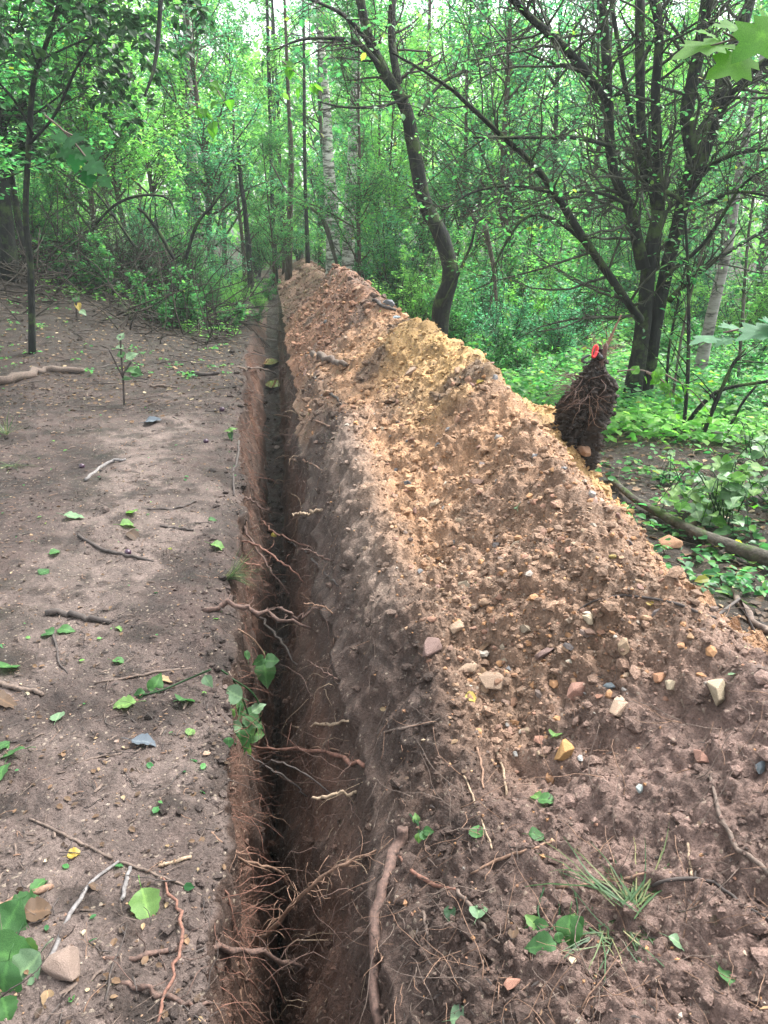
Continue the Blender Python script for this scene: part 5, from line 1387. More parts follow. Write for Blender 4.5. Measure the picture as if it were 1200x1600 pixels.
# ------------------------------------------------------------------ root ball
def root_ball():
    Y = 4.15
    base = at(903, 735, Y); top = at(925, 548, Y)
    org = base.copy(); root = empty('upturned_root_ball', tuple(org))
    h = top[2] - base[2]
    n1, n2 = 90, 84
    th = np.linspace(0, 2 * math.pi, n2, endpoint=False)[None]; v = np.linspace(0, 1, n1)[:, None]
    prof = np.interp(v[:, 0], [0, .05, .2, .4, .6, .74, .82, .9, 1], [.035, .095, .115, .135, .125, .105, .075, .042, .015])[:, None]
    cx = np.interp(v[:, 0], [0, .3, .6, .8, 1], [-.02, -.01, .025, .045, .06])[:, None]
    prof = prof * .70
    x = cx + prof * np.cos(th); y = prof * .8 * np.sin(th); z = v * h + 0 * th
    d = .045 * fbm(np.cos(th) * 2.5 + 5 + v * 3, np.sin(th) * 2.5 + v * 7, 401, 4, .6) + .03 * clods(th * 4.2, v * 15, 405, .9) + .018 * clods(th * 9, v * 34, 409, .9) + .012 * fbm(th * 9, v * 40, 411, 3)
    d = (d + .05 * fbm(np.cos(th) * 1.6 + 2, np.sin(th) * 1.6 + v * 2.2, 421, 2)) * 1.5 * np.clip(prof / .09, .3, 1.2)
    x = x + d * np.cos(th); y = y + d * np.sin(th)
    V = np.stack([x, y, z + .4 * d * 0], -1).reshape(-1, 3)
    i = np.arange((n1 - 1) * n2); r = i // n2; c = i % n2; c2_ = (c + 1) % n2
    F = np.stack([r * n2 + c, r * n2 + c2_, (r + 1) * n2 + c2_, (r + 1) * n2 + c], -1)
    mesh_np('soil_core', V, [F], M['humus'], root, True, attrs={'var': np.zeros(len(V))})
    rng = np.random.default_rng(6)
    m = 1500
    k = rng.integers(0, len(V), m); pos = V[k] + rng.normal(size=(m, 3)) * .006
    vv, ff = lumps(pos, rng.uniform(.004, .016, m), rng, ico()); o = mesh_np('soil_crumbs', vv, [ff], M['humus'], root, False); o['kind'] = 'stuff'
    def rt(n, z0, z1, L, side, mat, r, up, seed, hw=.13):
        rg = np.random.default_rng(seed)
        zz = rg.uniform(z0, z1, n) * h; a = rg.uniform(side[0], side[1], n)
        p = np.stack([np.interp(zz / h, [0, .6, 1], [-.01, .03, .06]) + np.cos(a) * hw * .8, np.sin(a) * hw * .6, zz], -1)
        d = nrm(np.stack([np.cos(a), np.sin(a) * .7, np.full(n, up)], -1) + rg.normal(size=(n, 3)) * .3)
        Q = [p]; Ln = rg.uniform(L[0], L[1], n)
        for q in range(7):
            d = nrm(d + rg.normal(size=(n, 3)) * .25 + np.array([0, 0, -.05])); Q.append(Q[-1] + d * (Ln / 7)[:, None])
        Q = np.stack(Q, 1); R = rg.uniform(r * .4, r, n)[:, None] * np.linspace(1, .3, 8)[None]
        tube_obj('roots', Q, R, mat, root, 4, 'stuff')
    rt(26, .6, .8, (.08, .26), (2.3, 4.0), 'root_brown', .004, .5, 1, .10)
    rt(26, .5, .8, (.06, .2), (3.3, 5.2), 'root_brown', .003, .2, 2, .12)
    rt(14, .55, .78, (.08, .2), (3.6, 5.0), 'root_tan', .002, -.8, 3, .14)
    rt(22, .85, 1.0, (.06, .2), (-1.2, 1.6), 'root_tan', .0035, 1.3, 4, .03)
    rt(60, .05, .9, (.03, .1), (0, 6.28), 'stick_dark', .002, .0, 5, .14)
    rt(14, .9, 1.0, (.05, .18), (1.6, 4.4), 'root_brown', .003, 1.4, 6, .03)
    # the bare wood sticking up through the middle
    line_tube('root_stem', [(.03, 0, h * .6), (.055, -.02, h * .82), (.075, -.02, h * .96), (.085, -.02, h * 1.06)], [.03, .024, .016, .010], 'root_brown', root, 12, 8, .15)
    line_tube('root_stem', [(.05, 0, h * .8), (.09, .01, h * 1.0), (.13, .02, h * 1.16), (.16, .02, h * 1.28)], [.016, .010, .007, .003], 'root_tan', root, 12, 6, .15)
    tag(root, 'tall black ragged root ball set upright on the right shoulder of the heap', 'root ball')
    # red band hanging on the top
    c = at(929, 549, Y - .05); rr = empty('red_loop', tuple(c))
    ang = np.linspace(0, 2 * math.pi, 22)
    P = np.stack([.017 * np.cos(ang) + .006 * np.sin(ang), .010 * np.sin(ang) + .012 * np.cos(ang), .036 * np.sin(ang)], -1)
    R = (.0085 + .0035 * np.cos(ang))[None]
    tube_obj('band', P[None], R, 'red', rr, 10)
    for ch in rr.children: ch.scale = (.8, .8, .8)
    line_tube('cord', [(-.022, 0, -.02), (-.045, .0, -.03), (-.062, 0, -.045), (-.04, 0, -.062), (-.015, 0, -.05)], [.006, .007, .008, .007, .005], 'black', rr, 14, 8, 0)
    line_tube('knob', [(.022, 0, -.018), (.034, 0, -.030), (.042, 0, -.040)], [.010, .014, .010], 'black', rr, 8, 10, 0)
    tag(rr, 'red plastic loop with black cord hanging on top of the root ball', 'loop')
root_ball()

# ------------------------------------------------------------------ single leaves
def leaf_mesh(kind, seed=0, mat='leaf_near'):
    rng = np.random.default_rng(seed + 900)
    K = 12
    if kind == 'ovate': prof = [0, .18, .31, .37, .385, .37, .33, .27, .20, .13, .06, 0]
    elif kind == 'round': prof = [0, .28, .42, .48, .50, .49, .46, .40, .32, .22, .12, 0]
    elif kind == 'lance': prof = [0, .06, .10, .13, .15, .155, .15, .14, .115, .085, .045, 0]
    elif kind == 'curl': prof = [0, .12, .2, .24, .25, .24, .21, .17, .13, .09, .05, 0]
    if kind == 'maple':
        V, F = TPL['m']; V = V.copy(); V = V - np.array([.0, 0, 0]); V[:, 2] += rng.normal(size=len(V)) * .02
        vein = np.zeros(len(V)); vein[18] = 1
        me_o = mesh_np('leaf', V, [F], M[mat], None, True, attrs={'var': np.full(len(V), rng.random()), 'vein': vein})
        me = me_o.data; bpy.data.objects.remove(me_o); return me
    bend = rng.uniform(.05, .35) * (2.2 if kind == 'curl' else 1); fold = rng.uniform(.12, .4); side = rng.uniform(-.15, .15)
    V = []; vein = []; 
    for i in range(K):
        t = i / (K - 1); w = prof[i] * (1 + rng.uniform(-.05, .05) + (.06 if i % 2 else -.04))
        zc = -bend * t * t + .03 * math.sin(t * 9 + seed)
        for j, s in enumerate((-1, -.5, 0, .5, 1)):
            zz = zc + fold * abs(s) * w * (1 if j != 2 else 1) + (.025 * math.sin(t * 22 + s * 3) * abs(s) if kind != 'lance' else 0) + (.010 * ((i % 2) * 2 - 1) if abs(s) == .5 else 0)
            V.append((t - .0, s * w + side * t * t, zz)); vein.append(1.0 if j == 2 else (0.35 if (i % 2 and abs(s) < 1) else 0.0))
    F = []
    for i in range(K - 1):
        for j in range(4):
            a = i * 5 + j; F.append((a, a + 5, a + 6, a + 1))
    V = np.array(V)
    st, sf = tubes(np.array([[(-.35, .02, .03), (-.18, 0, 0.04), (0, 0, 0.0)]]), np.array([[.012, .012, .012]]), 4)
    nv = len(V); V = np.concatenate([V, st]); Fs = [np.array(F)] + [f + nv for f in sf]
    o = mesh_np('leaf', V, Fs, M[mat], None, True, attrs={'var': np.full(len(V), rng.uniform(.1, .95)), 'vein': np.array(vein + [.6] * len(st))})
    me = o.data; bpy.data.objects.remove(o); return me
LM = {}
def lm(kind, mat, v=0):
    k = (kind, mat, v)
    if k not in LM: LM[k] = leaf_mesh(kind, v * 7 + len(LM), mat)
    return LM[k]
def leaf_obj(name, p, n, size, ang, kind, mat, parent=None, v=0, tilt=.15, lift=.3):
    """ang: direction the tip points on the ground, 0 = +X, counterclockwise"""
    n = Vector(nrm(np.array(n) + np.random.default_rng(int(abs(p[0]) * 9999) % 9973).normal(size=3) * tilt))
    d = Vector((math.cos(ang), math.sin(ang), 0)); d = (d - n * d.dot(n)).normalized(); y = n.cross(d)
    o = bpy.data.objects.new(name, lm(kind, mat, v)); S.collection.objects.link(o)
    m = Matrix(((d.x, y.x, n.x, 0), (d.y, y.y, n.y, 0), (d.z, y.z, n.z, 0), (0, 0, 0, 1)))
    pos = Vector(p) + n * size * lift * .5 - d * size * .5
    mw = Matrix.Translation(pos) @ m @ Matrix.Diagonal((size, size, size, 1))
    if parent is not None:
        o.parent = parent; o.matrix_parent_inverse = Matrix(); o.matrix_local = Matrix.Translation(-parent.location) @ mw
    else: o.matrix_world = mw
    return o
def ground_leaf(label, px, py, w, ang, kind, mat, v=0, lift=.3, tilt=.15):
    p, n = hit(px, py); size = w / FPX * np.linalg.norm(p - np.array([0, 0, CAMZ])) * 1.1
    n = nrm(n + np.array([0, 0, 1.2]))
    o = leaf_obj('leaf', p, n, size, math.radians(ang), kind, mat, None, v, tilt, lift)
    return tag(o, label, 'leaf', 'single leaves lying on the soil')
for a in [
    ('pale mint rounded leaf lying face up on the upper clearing', 115, 811, 26, 10, 'round', 'leaf_pale'),
    ('serrated bright green leaf near the lower left brink of the trench', 230, 1421, 48, -60, 'ovate', 'leaf_near'),
    ('small yellow round leaf on the pale soil', 117, 1337, 17, 20, 'round', 'leaf_yellow'),
    ('blue-grey dull leaf beside the little pink pebble', 226, 1165, 36, 0, 'ovate', 'leaf_grey'),
    ('white torn dry leaf with holes left of the sprig', 268, 1063, 34, 30, 'curl', 'leaf_brown', 3),
    ('dark green leaf half folded left of the trench', 192, 1105, 34, 200, 'ovate', 'leaf_near'),
    ('green leaf pointing up at the soil edge right of the folded one', 290, 1095, 36, 70, 'ovate', 'leaf_near', 1),
    ('orange-brown curled leaf cut by the left edge', 10, 1098, 46, -10, 'curl', 'leaf_brown', 1),
    ('deep bluish green leaf cut by the left edge', 8, 1046, 36, 80, 'round', 'leaf_near', 2),
    ('bright green leaf under the short black stick', 72, 990, 25, 160, 'ovate', 'leaf_near', 1),
    ('green leaf lying right of the one under the black stick', 104, 988, 24, 0, 'ovate', 'leaf_near', 3),
    ('dark green leaf beside a brown scrap near the grass tuft', 343, 857, 26, 0, 'ovate', 'leaf_near', 2),
    ('small green leaf on the level soil toward the trench', 333, 813, 16, 0, 'ovate', 'leaf_near', 1),
    ('tan dry leaf curled in the middle of the clearing', 212, 838, 32, -30, 'curl', 'leaf_brown', 2),
    ('dark green leaf cluster blade by the curled tan leaf', 203, 822, 26, 30, 'ovate', 'leaf_near', 2),
    ('green leaf lying below the curled tan leaf', 205, 803, 22, 150, 'ovate', 'leaf_near', 0),
    ('small green leaf at the far left of the curled leaf', 88, 865, 18, 40, 'ovate', 'leaf_near', 3),
    ('tiny bright leaf near the dark winding twig', 70, 895, 16, 60, 'round', 'leaf_near', 1),
    ('dry cream leaf with a point near the bottom left corner', 74, 1567, 28, -70, 'curl', 'leaf_brown', 3),
    ('brown dead leaf folded above the triangular stone', 62, 1425, 34, 20, 'round', 'leaf_brown', 2),
    ('green and yellow mottled leaf standing by the bark strip', 66, 1383, 34, 70, 'curl', 'leaf_near', 3),
    ('small dry brown leaf near the forked end of the grey twig', 150, 1388, 20, 0, 'curl', 'leaf_brown', 1),
    ('white-green small leaf with a yellow centre on the left soil', 92, 1121, 24, 100, 'ovate', 'leaf_pale', 1),
    ('tiny green leaf low on the brink left of the trench', 298, 1144, 14, 80, 'round', 'leaf_near', 0),
    ('small leaf lying on the soil between twig and brink', 187, 985, 14, 0, 'ovate', 'leaf_near', 2),
    ('small bright leaf in the middle of the left soil', 187, 1036, 20, 0, 'ovate', 'leaf_near', 3),
    ('mustard leaf at the edge of the dark soil below the beige stone', 738, 1092, 22, -10, 'ovate', 'leaf_yellow', 1),
    ('long curled orange leaf on the rubble', 762, 1011, 40, 40, 'lance', 'leaf_brown', 2),
    ('white leaf tip standing on the slope below the yellow sand', 808, 790, 22, 80, 'curl', 'leaf_pale', 2),
    ('single green leaf lying on the dark slope below the rubble', 857, 1254, 28, -20, 'ovate', 'leaf_near', 3),
    ('dark green leaf tucked behind the single green one', 836, 1245, 22, 120, 'ovate', 'leaf_near', 2),
    ('small dark green leaf on the slope right of the barked stick', 745, 1300, 20, 80, 'round', 'leaf_near', 2),
    ('pair-like green leaf on the slope above the pulled roots', 840, 1305, 24, 0, 'ovate', 'leaf_near', 1),
    ('pale cream leaf cut by the bottom edge', 724, 1592, 30, 0, 'round', 'leaf_pale', 1),
    ('pale greenish leaf among the pulled grass', 1065, 1475, 30, -30, 'curl', 'leaf_pale', 2),
    ('dark folded leaf at the lower right end of the grass', 1140, 1535, 36, -70, 'curl', 'leaf_near', 2),
    ('limp green-grey leaf hanging near the red twig', 750, 1425, 30, 70, 'ovate', 'leaf_pale', 3),
    ('dead black leaf hanging in the soil right of the barked stick', 704, 1432, 32, -90, 'curl', 'leaf_dark'),
    ('brown curled leaf beside the green pulled leaves', 802, 1455, 26, 80, 'curl', 'leaf_brown', 1),
    ('white flake-like leaf near the right edge on the slope', 1145, 1055, 12, 0, 'ovate', 'leaf_pale', 1),
    ('small dark green leaf beside the orange oblong stone', 868, 1148, 24, 60, 'ovate', 'leaf_near', 2),
    ('tiny yellow leaf on the ridge of yellow sand', 751, 598, 12, 0, 'round', 'leaf_yellow', 1),
    ('tiny yellow leaf on the arching black twig', 1015, 943, 10, 80, 'round', 'leaf_yellow', 1),
    ('pale dry leaf lying on the clearing near the dark level stick', 277, 577, 17, 0, 'curl', 'leaf_brown', 3),
    ('pale dry leaf at the end of the dark level stick', 337, 580, 10, 60, 'curl', 'leaf_brown', 3),
    ('bluish plastic-looking leaf on the upper clearing', 240, 660, 24, 0, 'round', 'leaf_grey', 1),
    ('long green leaf pointing left near the left edge', 18, 1180, 46, 170, 'lance', 'leaf_near', 1),
    ('green leaf standing at the left edge above the long one', 3, 1165, 26, 80, 'ovate', 'leaf_near', 1),
    ('green leaf hanging below the long one at the left edge', 4, 1210, 30, -80, 'ovate', 'leaf_near', 3),
]:
    ground_leaf(*a[:6], a[6], *(a[7:8] if len(a) > 7 else ()))

def sprig(name, label, cat, stems, leafs, stem_mat='leaf_near', group=None, Yfix=None, sw=3):
    """stems: photo lines; leafs: (px, py, width px, angle in picture deg, kind, mat, v)"""
    p0, n0 = hit(*stems[0][0]) if Yfix is None else (at(*stems[0][0], Yfix), np.array((0, 0, 1.0)))
    root = empty(name, tuple(p0))
    for s in stems:
        P = []
        for (x, y) in s:
            q, nn = hit(x, y); yy = min(q[1], (Yfix if Yfix else p0[1] + .06))
            P.append(at(x, y, yy) + (np.array([0, 0, .006]) if Yfix is None else 0))
        P = smooth_line(np.array(P) - p0, 10)[None]
        r = sw / FPX * np.linalg.norm(p0 - np.array([0, 0, CAMZ])) / 2
        tube_obj('stem', P, np.full((1, 10), r), stem_mat if stem_mat in ('root_tan', 'stick_dark', 'root_brown', 'stick_brown') else 'grass', root, 5)
    fwd = np.array([0, math.cos(PITCH), -math.sin(PITCH)]); upv = np.array([0, math.sin(PITCH), math.cos(PITCH)])
    for i, (x, y, w, a, kind, mat, v) in enumerate(leafs):
        q, nn = hit(x, y); yy = min(q[1] - .012, (Yfix if Yfix else p0[1] + .05)) 
        c = at(x, y, yy); size = w / FPX * np.linalg.norm(c - np.array([0, 0, CAMZ])) * 1.1
        ar = math.radians(a); d = nrm(np.array([math.cos(ar), 0, 0]) + math.sin(ar) * nrm(upv + fwd * .35))
        rg = np.random.default_rng(int(x * 3 + y)); n = nrm(-fwd * .6 + np.array([0, 0, 1.0]) * .7 + rg.normal(size=3) * .22)
        n = n - d * (n @ d); n = nrm(n); yv = np.cross(n, d)
        o = bpy.data.objects.new('leaf', lm(kind, mat, v)); S.collection.objects.link(o); o.parent = root
        m = Matrix(((d[0], yv[0], n[0], 0), (d[1], yv[1], n[1], 0), (d[2], yv[2], n[2], 0), (0, 0, 0, 1)))
        o.matrix_local = Matrix.Translation(Vector(c - p0 - d * size * .5)) @ m @ Matrix.Diagonal((size, size, size, 1))
    return tag(root, label, cat, group)
O, R_, N_, P_ = 'ovate', 'round', 'leaf_near', 'leaf_pale'
sprig('leafy_sprig', 'three-leaved green sprig hanging over the middle of the trench', 'sprig', [[(372, 985), (395, 1000), (412, 1022), (413, 1032)]], [(404, 1033, 22, 200, O, N_, 1), (424, 1033, 22, 0, R_, N_, 1), (414, 1054, 38, -85, O, N_, 3), (386, 1020, 20, 100, 'curl', N_, 2)], 'root_tan')
sprig('leafy_sprig', 'bushy sprig of pale and bright green leaves spilling over the left lip', 'sprig', [[(340, 1045), (362, 1062), (378, 1090), (392, 1130)], [(362, 1062), (395, 1085), (408, 1115), (400, 1145)], [(378, 1090), (372, 1130), (368, 1165)]],
      [(364, 1085, 28, 160, R_, P_, 1), (370, 1108, 26, -70, O, N_, 3), (395, 1122, 36, -20, O, N_, 1), (380, 1140, 30, 20, R_, N_, 1), (398, 1148, 26, 0, R_, N_, 3), (376, 1163, 40, -80, O, N_, 1), (366, 1135, 22, 180, O, P_, 2), (404, 1105, 22, 40, O, P_, 1), (360, 1118, 20, -120, O, N_, 0), (385, 1172, 22, -60, O, N_, 2), (357, 1160, 14, -90, R_, N_, 1)])
sprig('leafy_sprig', 'thin stem with two small leaves left of the bushy sprig', 'sprig', [[(212, 1090), (250, 1082), (290, 1065), (330, 1048)]], [(245, 1068, 30, 60, O, N_, 3), (215, 1085, 20, 200, O, N_, 1), (240, 1080, 22, 150, 'lance', N_, 1), (325, 1065, 20, -60, O, P_, 2)])
sprig('leaf_cluster', 'cluster of large glossy green leaves at the bottom left corner', 'leaves', [[(40, 1440), (20, 1480), (5, 1530)]],
      [(38, 1415, 34, 30, R_, N_, 1), (10, 1448, 62, 60, R_, N_, 1), (14, 1495, 66, -10, O, N_, 3), (36, 1520, 54, -130, O, P_, 1), (2, 1540, 50, -100, R_, N_, 1), (10, 1578, 28, -60, R_, N_, 2), (48, 1410, 30, 110, 'lance', N_, 3), (22, 1432, 34, 100, 'curl', N_, 0), (45, 1485, 30, -40, O, N_, 2), (6, 1418, 30, 170, 'curl', N_, 2)])
sprig('pulled_plant', 'uprooted plant with limp stems and bright green leaves on the near slope', 'plant', [[(870, 1395), (874, 1430), (862, 1455), (832, 1475)], [(898, 1398), (902, 1430), (893, 1450)], [(850, 1390), (840, 1425), (848, 1450)]],
      [(838, 1447, 34, 180, 'curl', N_, 1), (888, 1458, 42, -100, O, N_, 3), (905, 1447, 26, -60, O, N_, 1), (845, 1479, 40, 190, O, N_, 1), (893, 1438, 20, 60, O, N_, 2), (873, 1466, 14, -80, R_, N_, 1), (832, 1440, 24, 130, O, N_, 2)])
sprig('leafy_sprig', 'little green sprig at the top of the long barked stick', 'sprig', [[(640, 1275), (652, 1290), (668, 1302)], [(652, 1285), (655, 1305)]], [(650, 1278, 14, 100, O, N_, 2), (670, 1298, 16, 0, O, N_, 1), (654, 1310, 14, -90, O, N_, 2), (662, 1306, 13, -30, R_, N_, 1)])
sprig('seedling', 'small upright seedling with light green leaves on the upper clearing', 'seedling', [[(194, 633), (192, 590), (189, 550), (188, 525)], [(192, 590), (182, 570), (170, 545)], [(192, 585), (205, 565)]],
      [(189, 525, 14, 80, O, P_, 1), (188, 552, 15, 120, O, N_, 1), (206, 555, 18, 40, O, P_, 1), (206, 580, 20, -10, O, N_, 3), (198, 590, 14, 20, O, N_, 1), (214, 583, 14, -30, R_, N_, 1), (186, 542, 11, 150, R_, P_, 2)], 'stick_dark', Yfix=hit(194, 633)[0][1])
sprig('seedling', 'tiny leaf tuft at the brink of the trench beside a thin twig', 'seedling', [[(362, 690), (363, 678), (360, 672)]], [(357, 672, 14, 160, O, N_, 2), (364, 670, 12, 40, O, N_, 2), (360, 680, 10, -90, O, N_, 1)])
sprig('sapling', 'small sprout with two yellow leaves left of the curved clearing edge', 'seedling', [[(120, 500), (119, 480), (119, 466)]], [(119, 466, 12, 80, O, N_, 1), (122, 478, 12, -60, O, 'leaf_yellow', 1), (130, 488, 12, -30, O, P_, 1)], 'stick_dark', Yfix=hit(120, 500)[0][1])

# maple leaves close to the lens side, hanging in from above right
BR = 'leaf_bright_big'
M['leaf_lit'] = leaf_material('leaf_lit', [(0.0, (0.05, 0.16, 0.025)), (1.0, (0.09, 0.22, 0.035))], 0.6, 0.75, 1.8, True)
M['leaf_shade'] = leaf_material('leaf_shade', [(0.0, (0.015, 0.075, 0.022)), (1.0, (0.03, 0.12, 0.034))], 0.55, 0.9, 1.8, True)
M['leaf_maple'] = leaf_material('leaf_maple', [(0.0, (0.04, 0.12, 0.06)), (1.0, (0.06, 0.16, 0.08))], 0.4, 0.7, 1.6, True)
def maple(name, label, stems, leafs, Y, mat):
    root = empty(name, tuple(at(*stems[0][0], Y))); p0 = at(*stems[0][0], Y)
    for s in stems:
        P = smooth_line(np.array([at(x, y, Y) for x, y in s]) - p0, 10)[None]
        tube_obj('twig', P, np.full((1, 10), 3 / FPX * Y / 2), 'stick_brown', root, 5)
    for i, (x, y, w, a, flat) in enumerate(leafs):
        c = at(x, y, Y + (i % 3 - 1) * .06); size = w / FPX * Y
        ar = math.radians(a); d = nrm(np.array([math.cos(ar), -.25, math.sin(ar)])); n = nrm(np.array([.1, -flat, 1.0]))
        n = nrm(n - d * (n @ d)); yv = np.cross(n, d)
        o = bpy.data.objects.new('leaf', lm('maple', mat, i % 3)); S.collection.objects.link(o); o.parent = root
        m = Matrix(((d[0], yv[0], n[0], 0), (d[1], yv[1], n[1], 0), (d[2], yv[2], n[2], 0), (0, 0, 0, 1)))
        o.matrix_local = Matrix.Translation(Vector(c - p0 - d * size * .45)) @ m @ Matrix.Diagonal((size, size, size, 1))
    return tag(root, label, 'branch')
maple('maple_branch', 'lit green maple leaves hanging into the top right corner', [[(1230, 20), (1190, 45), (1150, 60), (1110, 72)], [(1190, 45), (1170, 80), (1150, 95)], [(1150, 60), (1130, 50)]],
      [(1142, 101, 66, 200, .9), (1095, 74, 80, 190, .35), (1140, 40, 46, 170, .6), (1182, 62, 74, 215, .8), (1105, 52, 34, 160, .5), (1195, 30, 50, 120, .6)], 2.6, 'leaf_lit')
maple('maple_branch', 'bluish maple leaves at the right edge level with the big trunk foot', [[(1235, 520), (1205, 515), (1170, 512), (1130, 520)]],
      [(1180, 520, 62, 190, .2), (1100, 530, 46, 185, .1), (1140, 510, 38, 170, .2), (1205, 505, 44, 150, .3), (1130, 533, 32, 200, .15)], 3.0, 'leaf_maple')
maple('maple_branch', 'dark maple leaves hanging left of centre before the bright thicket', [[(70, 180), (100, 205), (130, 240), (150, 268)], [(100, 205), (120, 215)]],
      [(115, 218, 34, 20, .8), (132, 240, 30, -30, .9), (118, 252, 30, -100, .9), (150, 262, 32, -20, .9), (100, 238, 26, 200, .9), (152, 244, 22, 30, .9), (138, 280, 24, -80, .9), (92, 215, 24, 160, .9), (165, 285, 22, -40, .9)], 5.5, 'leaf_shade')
def leaf_spray(name, label, stems, n, size, Y, mat, kind, seed, cat='branch', droop=-.2):
    rng = np.random.default_rng(seed); p0 = at(*stems[0][0], Y); root = empty(name, tuple(p0))
    for s in stems:
        Q = smooth_line(np.array([at(x, y, Y + rng.uniform(-.1, .1)) for x, y in s]) - p0, 12)
        tube_obj('twig', Q[None], np.linspace(.006, .002, 12)[None], 'stick_brown', root, 5)
        for i in range(n):
            k = rng.integers(2, 12); c = Q[k] + rng.normal(size=3) * .02
            d = nrm((Q[k] - Q[k - 1]) / np.linalg.norm(Q[k] - Q[k - 1]) * .5 + rng.normal(size=3) * .6 + np.array([0, 0, droop])); up = nrm(np.array([0, -.3, 1.0]) + rng.normal(size=3) * .35); up = nrm(up - d * (up @ d)); yv = np.cross(up, d); s_ = rng.uniform(*size)
            o = bpy.data.objects.new('leaf', lm(kind, mat, int(rng.integers(4)))); S.collection.objects.link(o); o.parent = root
            m = Matrix(((d[0], yv[0], up[0], 0), (d[1], yv[1], up[1], 0), (d[2], yv[2], up[2], 0), (0, 0, 0, 1)))
            o.matrix_local = Matrix.Translation(Vector(c)) @ m @ Matrix.Diagonal((s_, s_, s_, 1))
    return tag(root, label, cat)
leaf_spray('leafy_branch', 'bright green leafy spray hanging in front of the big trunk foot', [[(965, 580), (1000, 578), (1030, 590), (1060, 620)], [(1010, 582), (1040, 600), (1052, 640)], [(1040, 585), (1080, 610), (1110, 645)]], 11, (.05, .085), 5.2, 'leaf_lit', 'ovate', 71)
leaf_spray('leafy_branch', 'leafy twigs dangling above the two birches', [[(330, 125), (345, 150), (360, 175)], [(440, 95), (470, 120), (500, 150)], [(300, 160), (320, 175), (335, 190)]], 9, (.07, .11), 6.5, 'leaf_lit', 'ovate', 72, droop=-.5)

# bramble bush beside the log
def bramble(label, cx, cy, rx, ry, n, ns, seed, hgt=(.05, .35), size=(.05, .085), mats=('leaf_near', 'leaf_pale', 'leaf_lit')):
    rng = np.random.default_rng(seed); g, _ = drop(cx, cy); root = empty('bramble', (cx, cy, g[2]))
    for i in range(ns):
        a = rng.uniform(0, 6.28); L = rng.uniform(.4, 1.0)
        e = np.array([math.cos(a) * rx * L, math.sin(a) * ry * L, rng.uniform(*hgt) * .5]); m_ = e * .55; m_[2] = rng.uniform(*hgt)
        Q = smooth_line([(rng.normal() * .03, rng.normal() * .03, -.03), m_, e], 12)
        tube_obj('stem', Q[None], np.linspace(.004, .002, 12)[None], 'grass', root, 4)
        for j in range(n):
            k = rng.integers(2, 12); c = Q[k] + np.array([rng.normal() * .04, rng.normal() * .04, rng.uniform(.0, .04)])
            a2 = rng.uniform(0, 6.28); d = nrm(np.array([math.cos(a2), math.sin(a2), rng.uniform(-.4, .1)])); up = nrm(np.array([0, -.15, 1.0]) + rng.normal(size=3) * .3); up = nrm(up - d * (up @ d)); yv = np.cross(up, d); s_ = rng.uniform(*size)
            o = bpy.data.objects.new('leaf', lm('round' if rng.random() < .6 else 'ovate', mats[int(rng.choice(3, p=[.6, .2, .2]))], int(rng.integers(4)))); S.collection.objects.link(o); o.parent = root
            m = Matrix(((d[0], yv[0], up[0], 0), (d[1], yv[1], up[1], 0), (d[2], yv[2], up[2], 0), (0, 0, 0, 1)))
            o.matrix_local = Matrix.Translation(Vector(c)) @ m @ Matrix.Diagonal((s_, s_, s_, 1))
    return tag(root, label, 'bramble')
bramble('round-leaved bramble growing over the middle of the fallen log', 1.95, 4.15, .40, .34, 9, 15, 81, (.06, .38), (.05, .10))
bramble('broad-leaved bramble at the right edge above the log', 2.45, 4.45, .45, .4, 9, 15, 82, (.08, .42), (.05, .10))
bramble('smaller bramble in the litter behind the near end of the log', 1.95, 4.9, .3, .3, 5, 7, 83, (.04, .2), (.04, .065))
bramble('bramble patch further back at the right edge', 2.75, 5.5, .4, .4, 6, 9, 84, (.05, .3))

# grass
def grass_clump(name, label, pix, n, L, seed, flat=.2, spread=1.0, mat='grass', w=.0022, dirv=None):
    rng = np.random.default_rng(seed); g, nn = hit(*pix); root = empty(name, tuple(g))
    a = rng.uniform(0, 6.28, n); up = rng.uniform(flat * .3, flat, n)
    d = nrm(np.stack([np.cos(a) * spread, np.sin(a) * spread, up], -1) + (np.array(dirv) if dirv is not None else 0))
    P = [rng.normal(size=(n, 3)) * np.array([.012, .012, .004]) + np.array([0, 0, .008])]; Ln = rng.uniform(L * .4, L, n)
    for k in range(6):
        d = nrm(d + rng.normal(size=(n, 3)) * .1 + np.array([0, 0, -.07])); P.append(P[-1] + d * (Ln / 6)[:, None])
    P = np.stack(P, 1)
    up_ = np.array([0, 0, 1.0]); T = nrm(P[:, -1] - P[:, 0]); s = nrm(np.cross(T, up_ + 0 * T))[:, None, :]
    wd = (w * rng.uniform(.5, 1, n))[:, None, None] * np.array([.7, 1, 1, .9, .8, .5, .1])[None, :, None]
    A = P - s * wd; B = P + s * wd + np.array([0, 0, .0006]); V = np.stack([A, B], 2).reshape(n, 14, 3)
    f = np.array([(2 * k, 2 * k + 1, 2 * k + 3, 2 * k + 2) for k in range(6)])
    F = (f[None] + (np.arange(n) * 14)[:, None, None]).reshape(-1, 4)
    o = mesh_np('blades', V.reshape(-1, 3), [F], M[mat], root, True, attrs={'var': np.repeat(rng.random(n), 14)}); o['kind'] = 'stuff'
    return tag(root, label, 'grass')
grass_clump('grass_tuft', 'stiff dark green grass tuft leaning over the left lip of the trench', (356, 905), 70, .22, 91, .7, .6, 'grass', .0026, (.9, 0, .1))
grass_clump('pulled_grass', 'pulled grass strands spread over the near slope, upper fan', (985, 1420), 50, .26, 92, .1, .7, dirv=(.1, .9, .05), w=.0020)
grass_clump('pulled_grass', 'pulled grass strands trailing to the lower right of the slope', (990, 1470), 46, .26, 93, .1, .7, dirv=(.9, -.8, -.2), w=.0020)
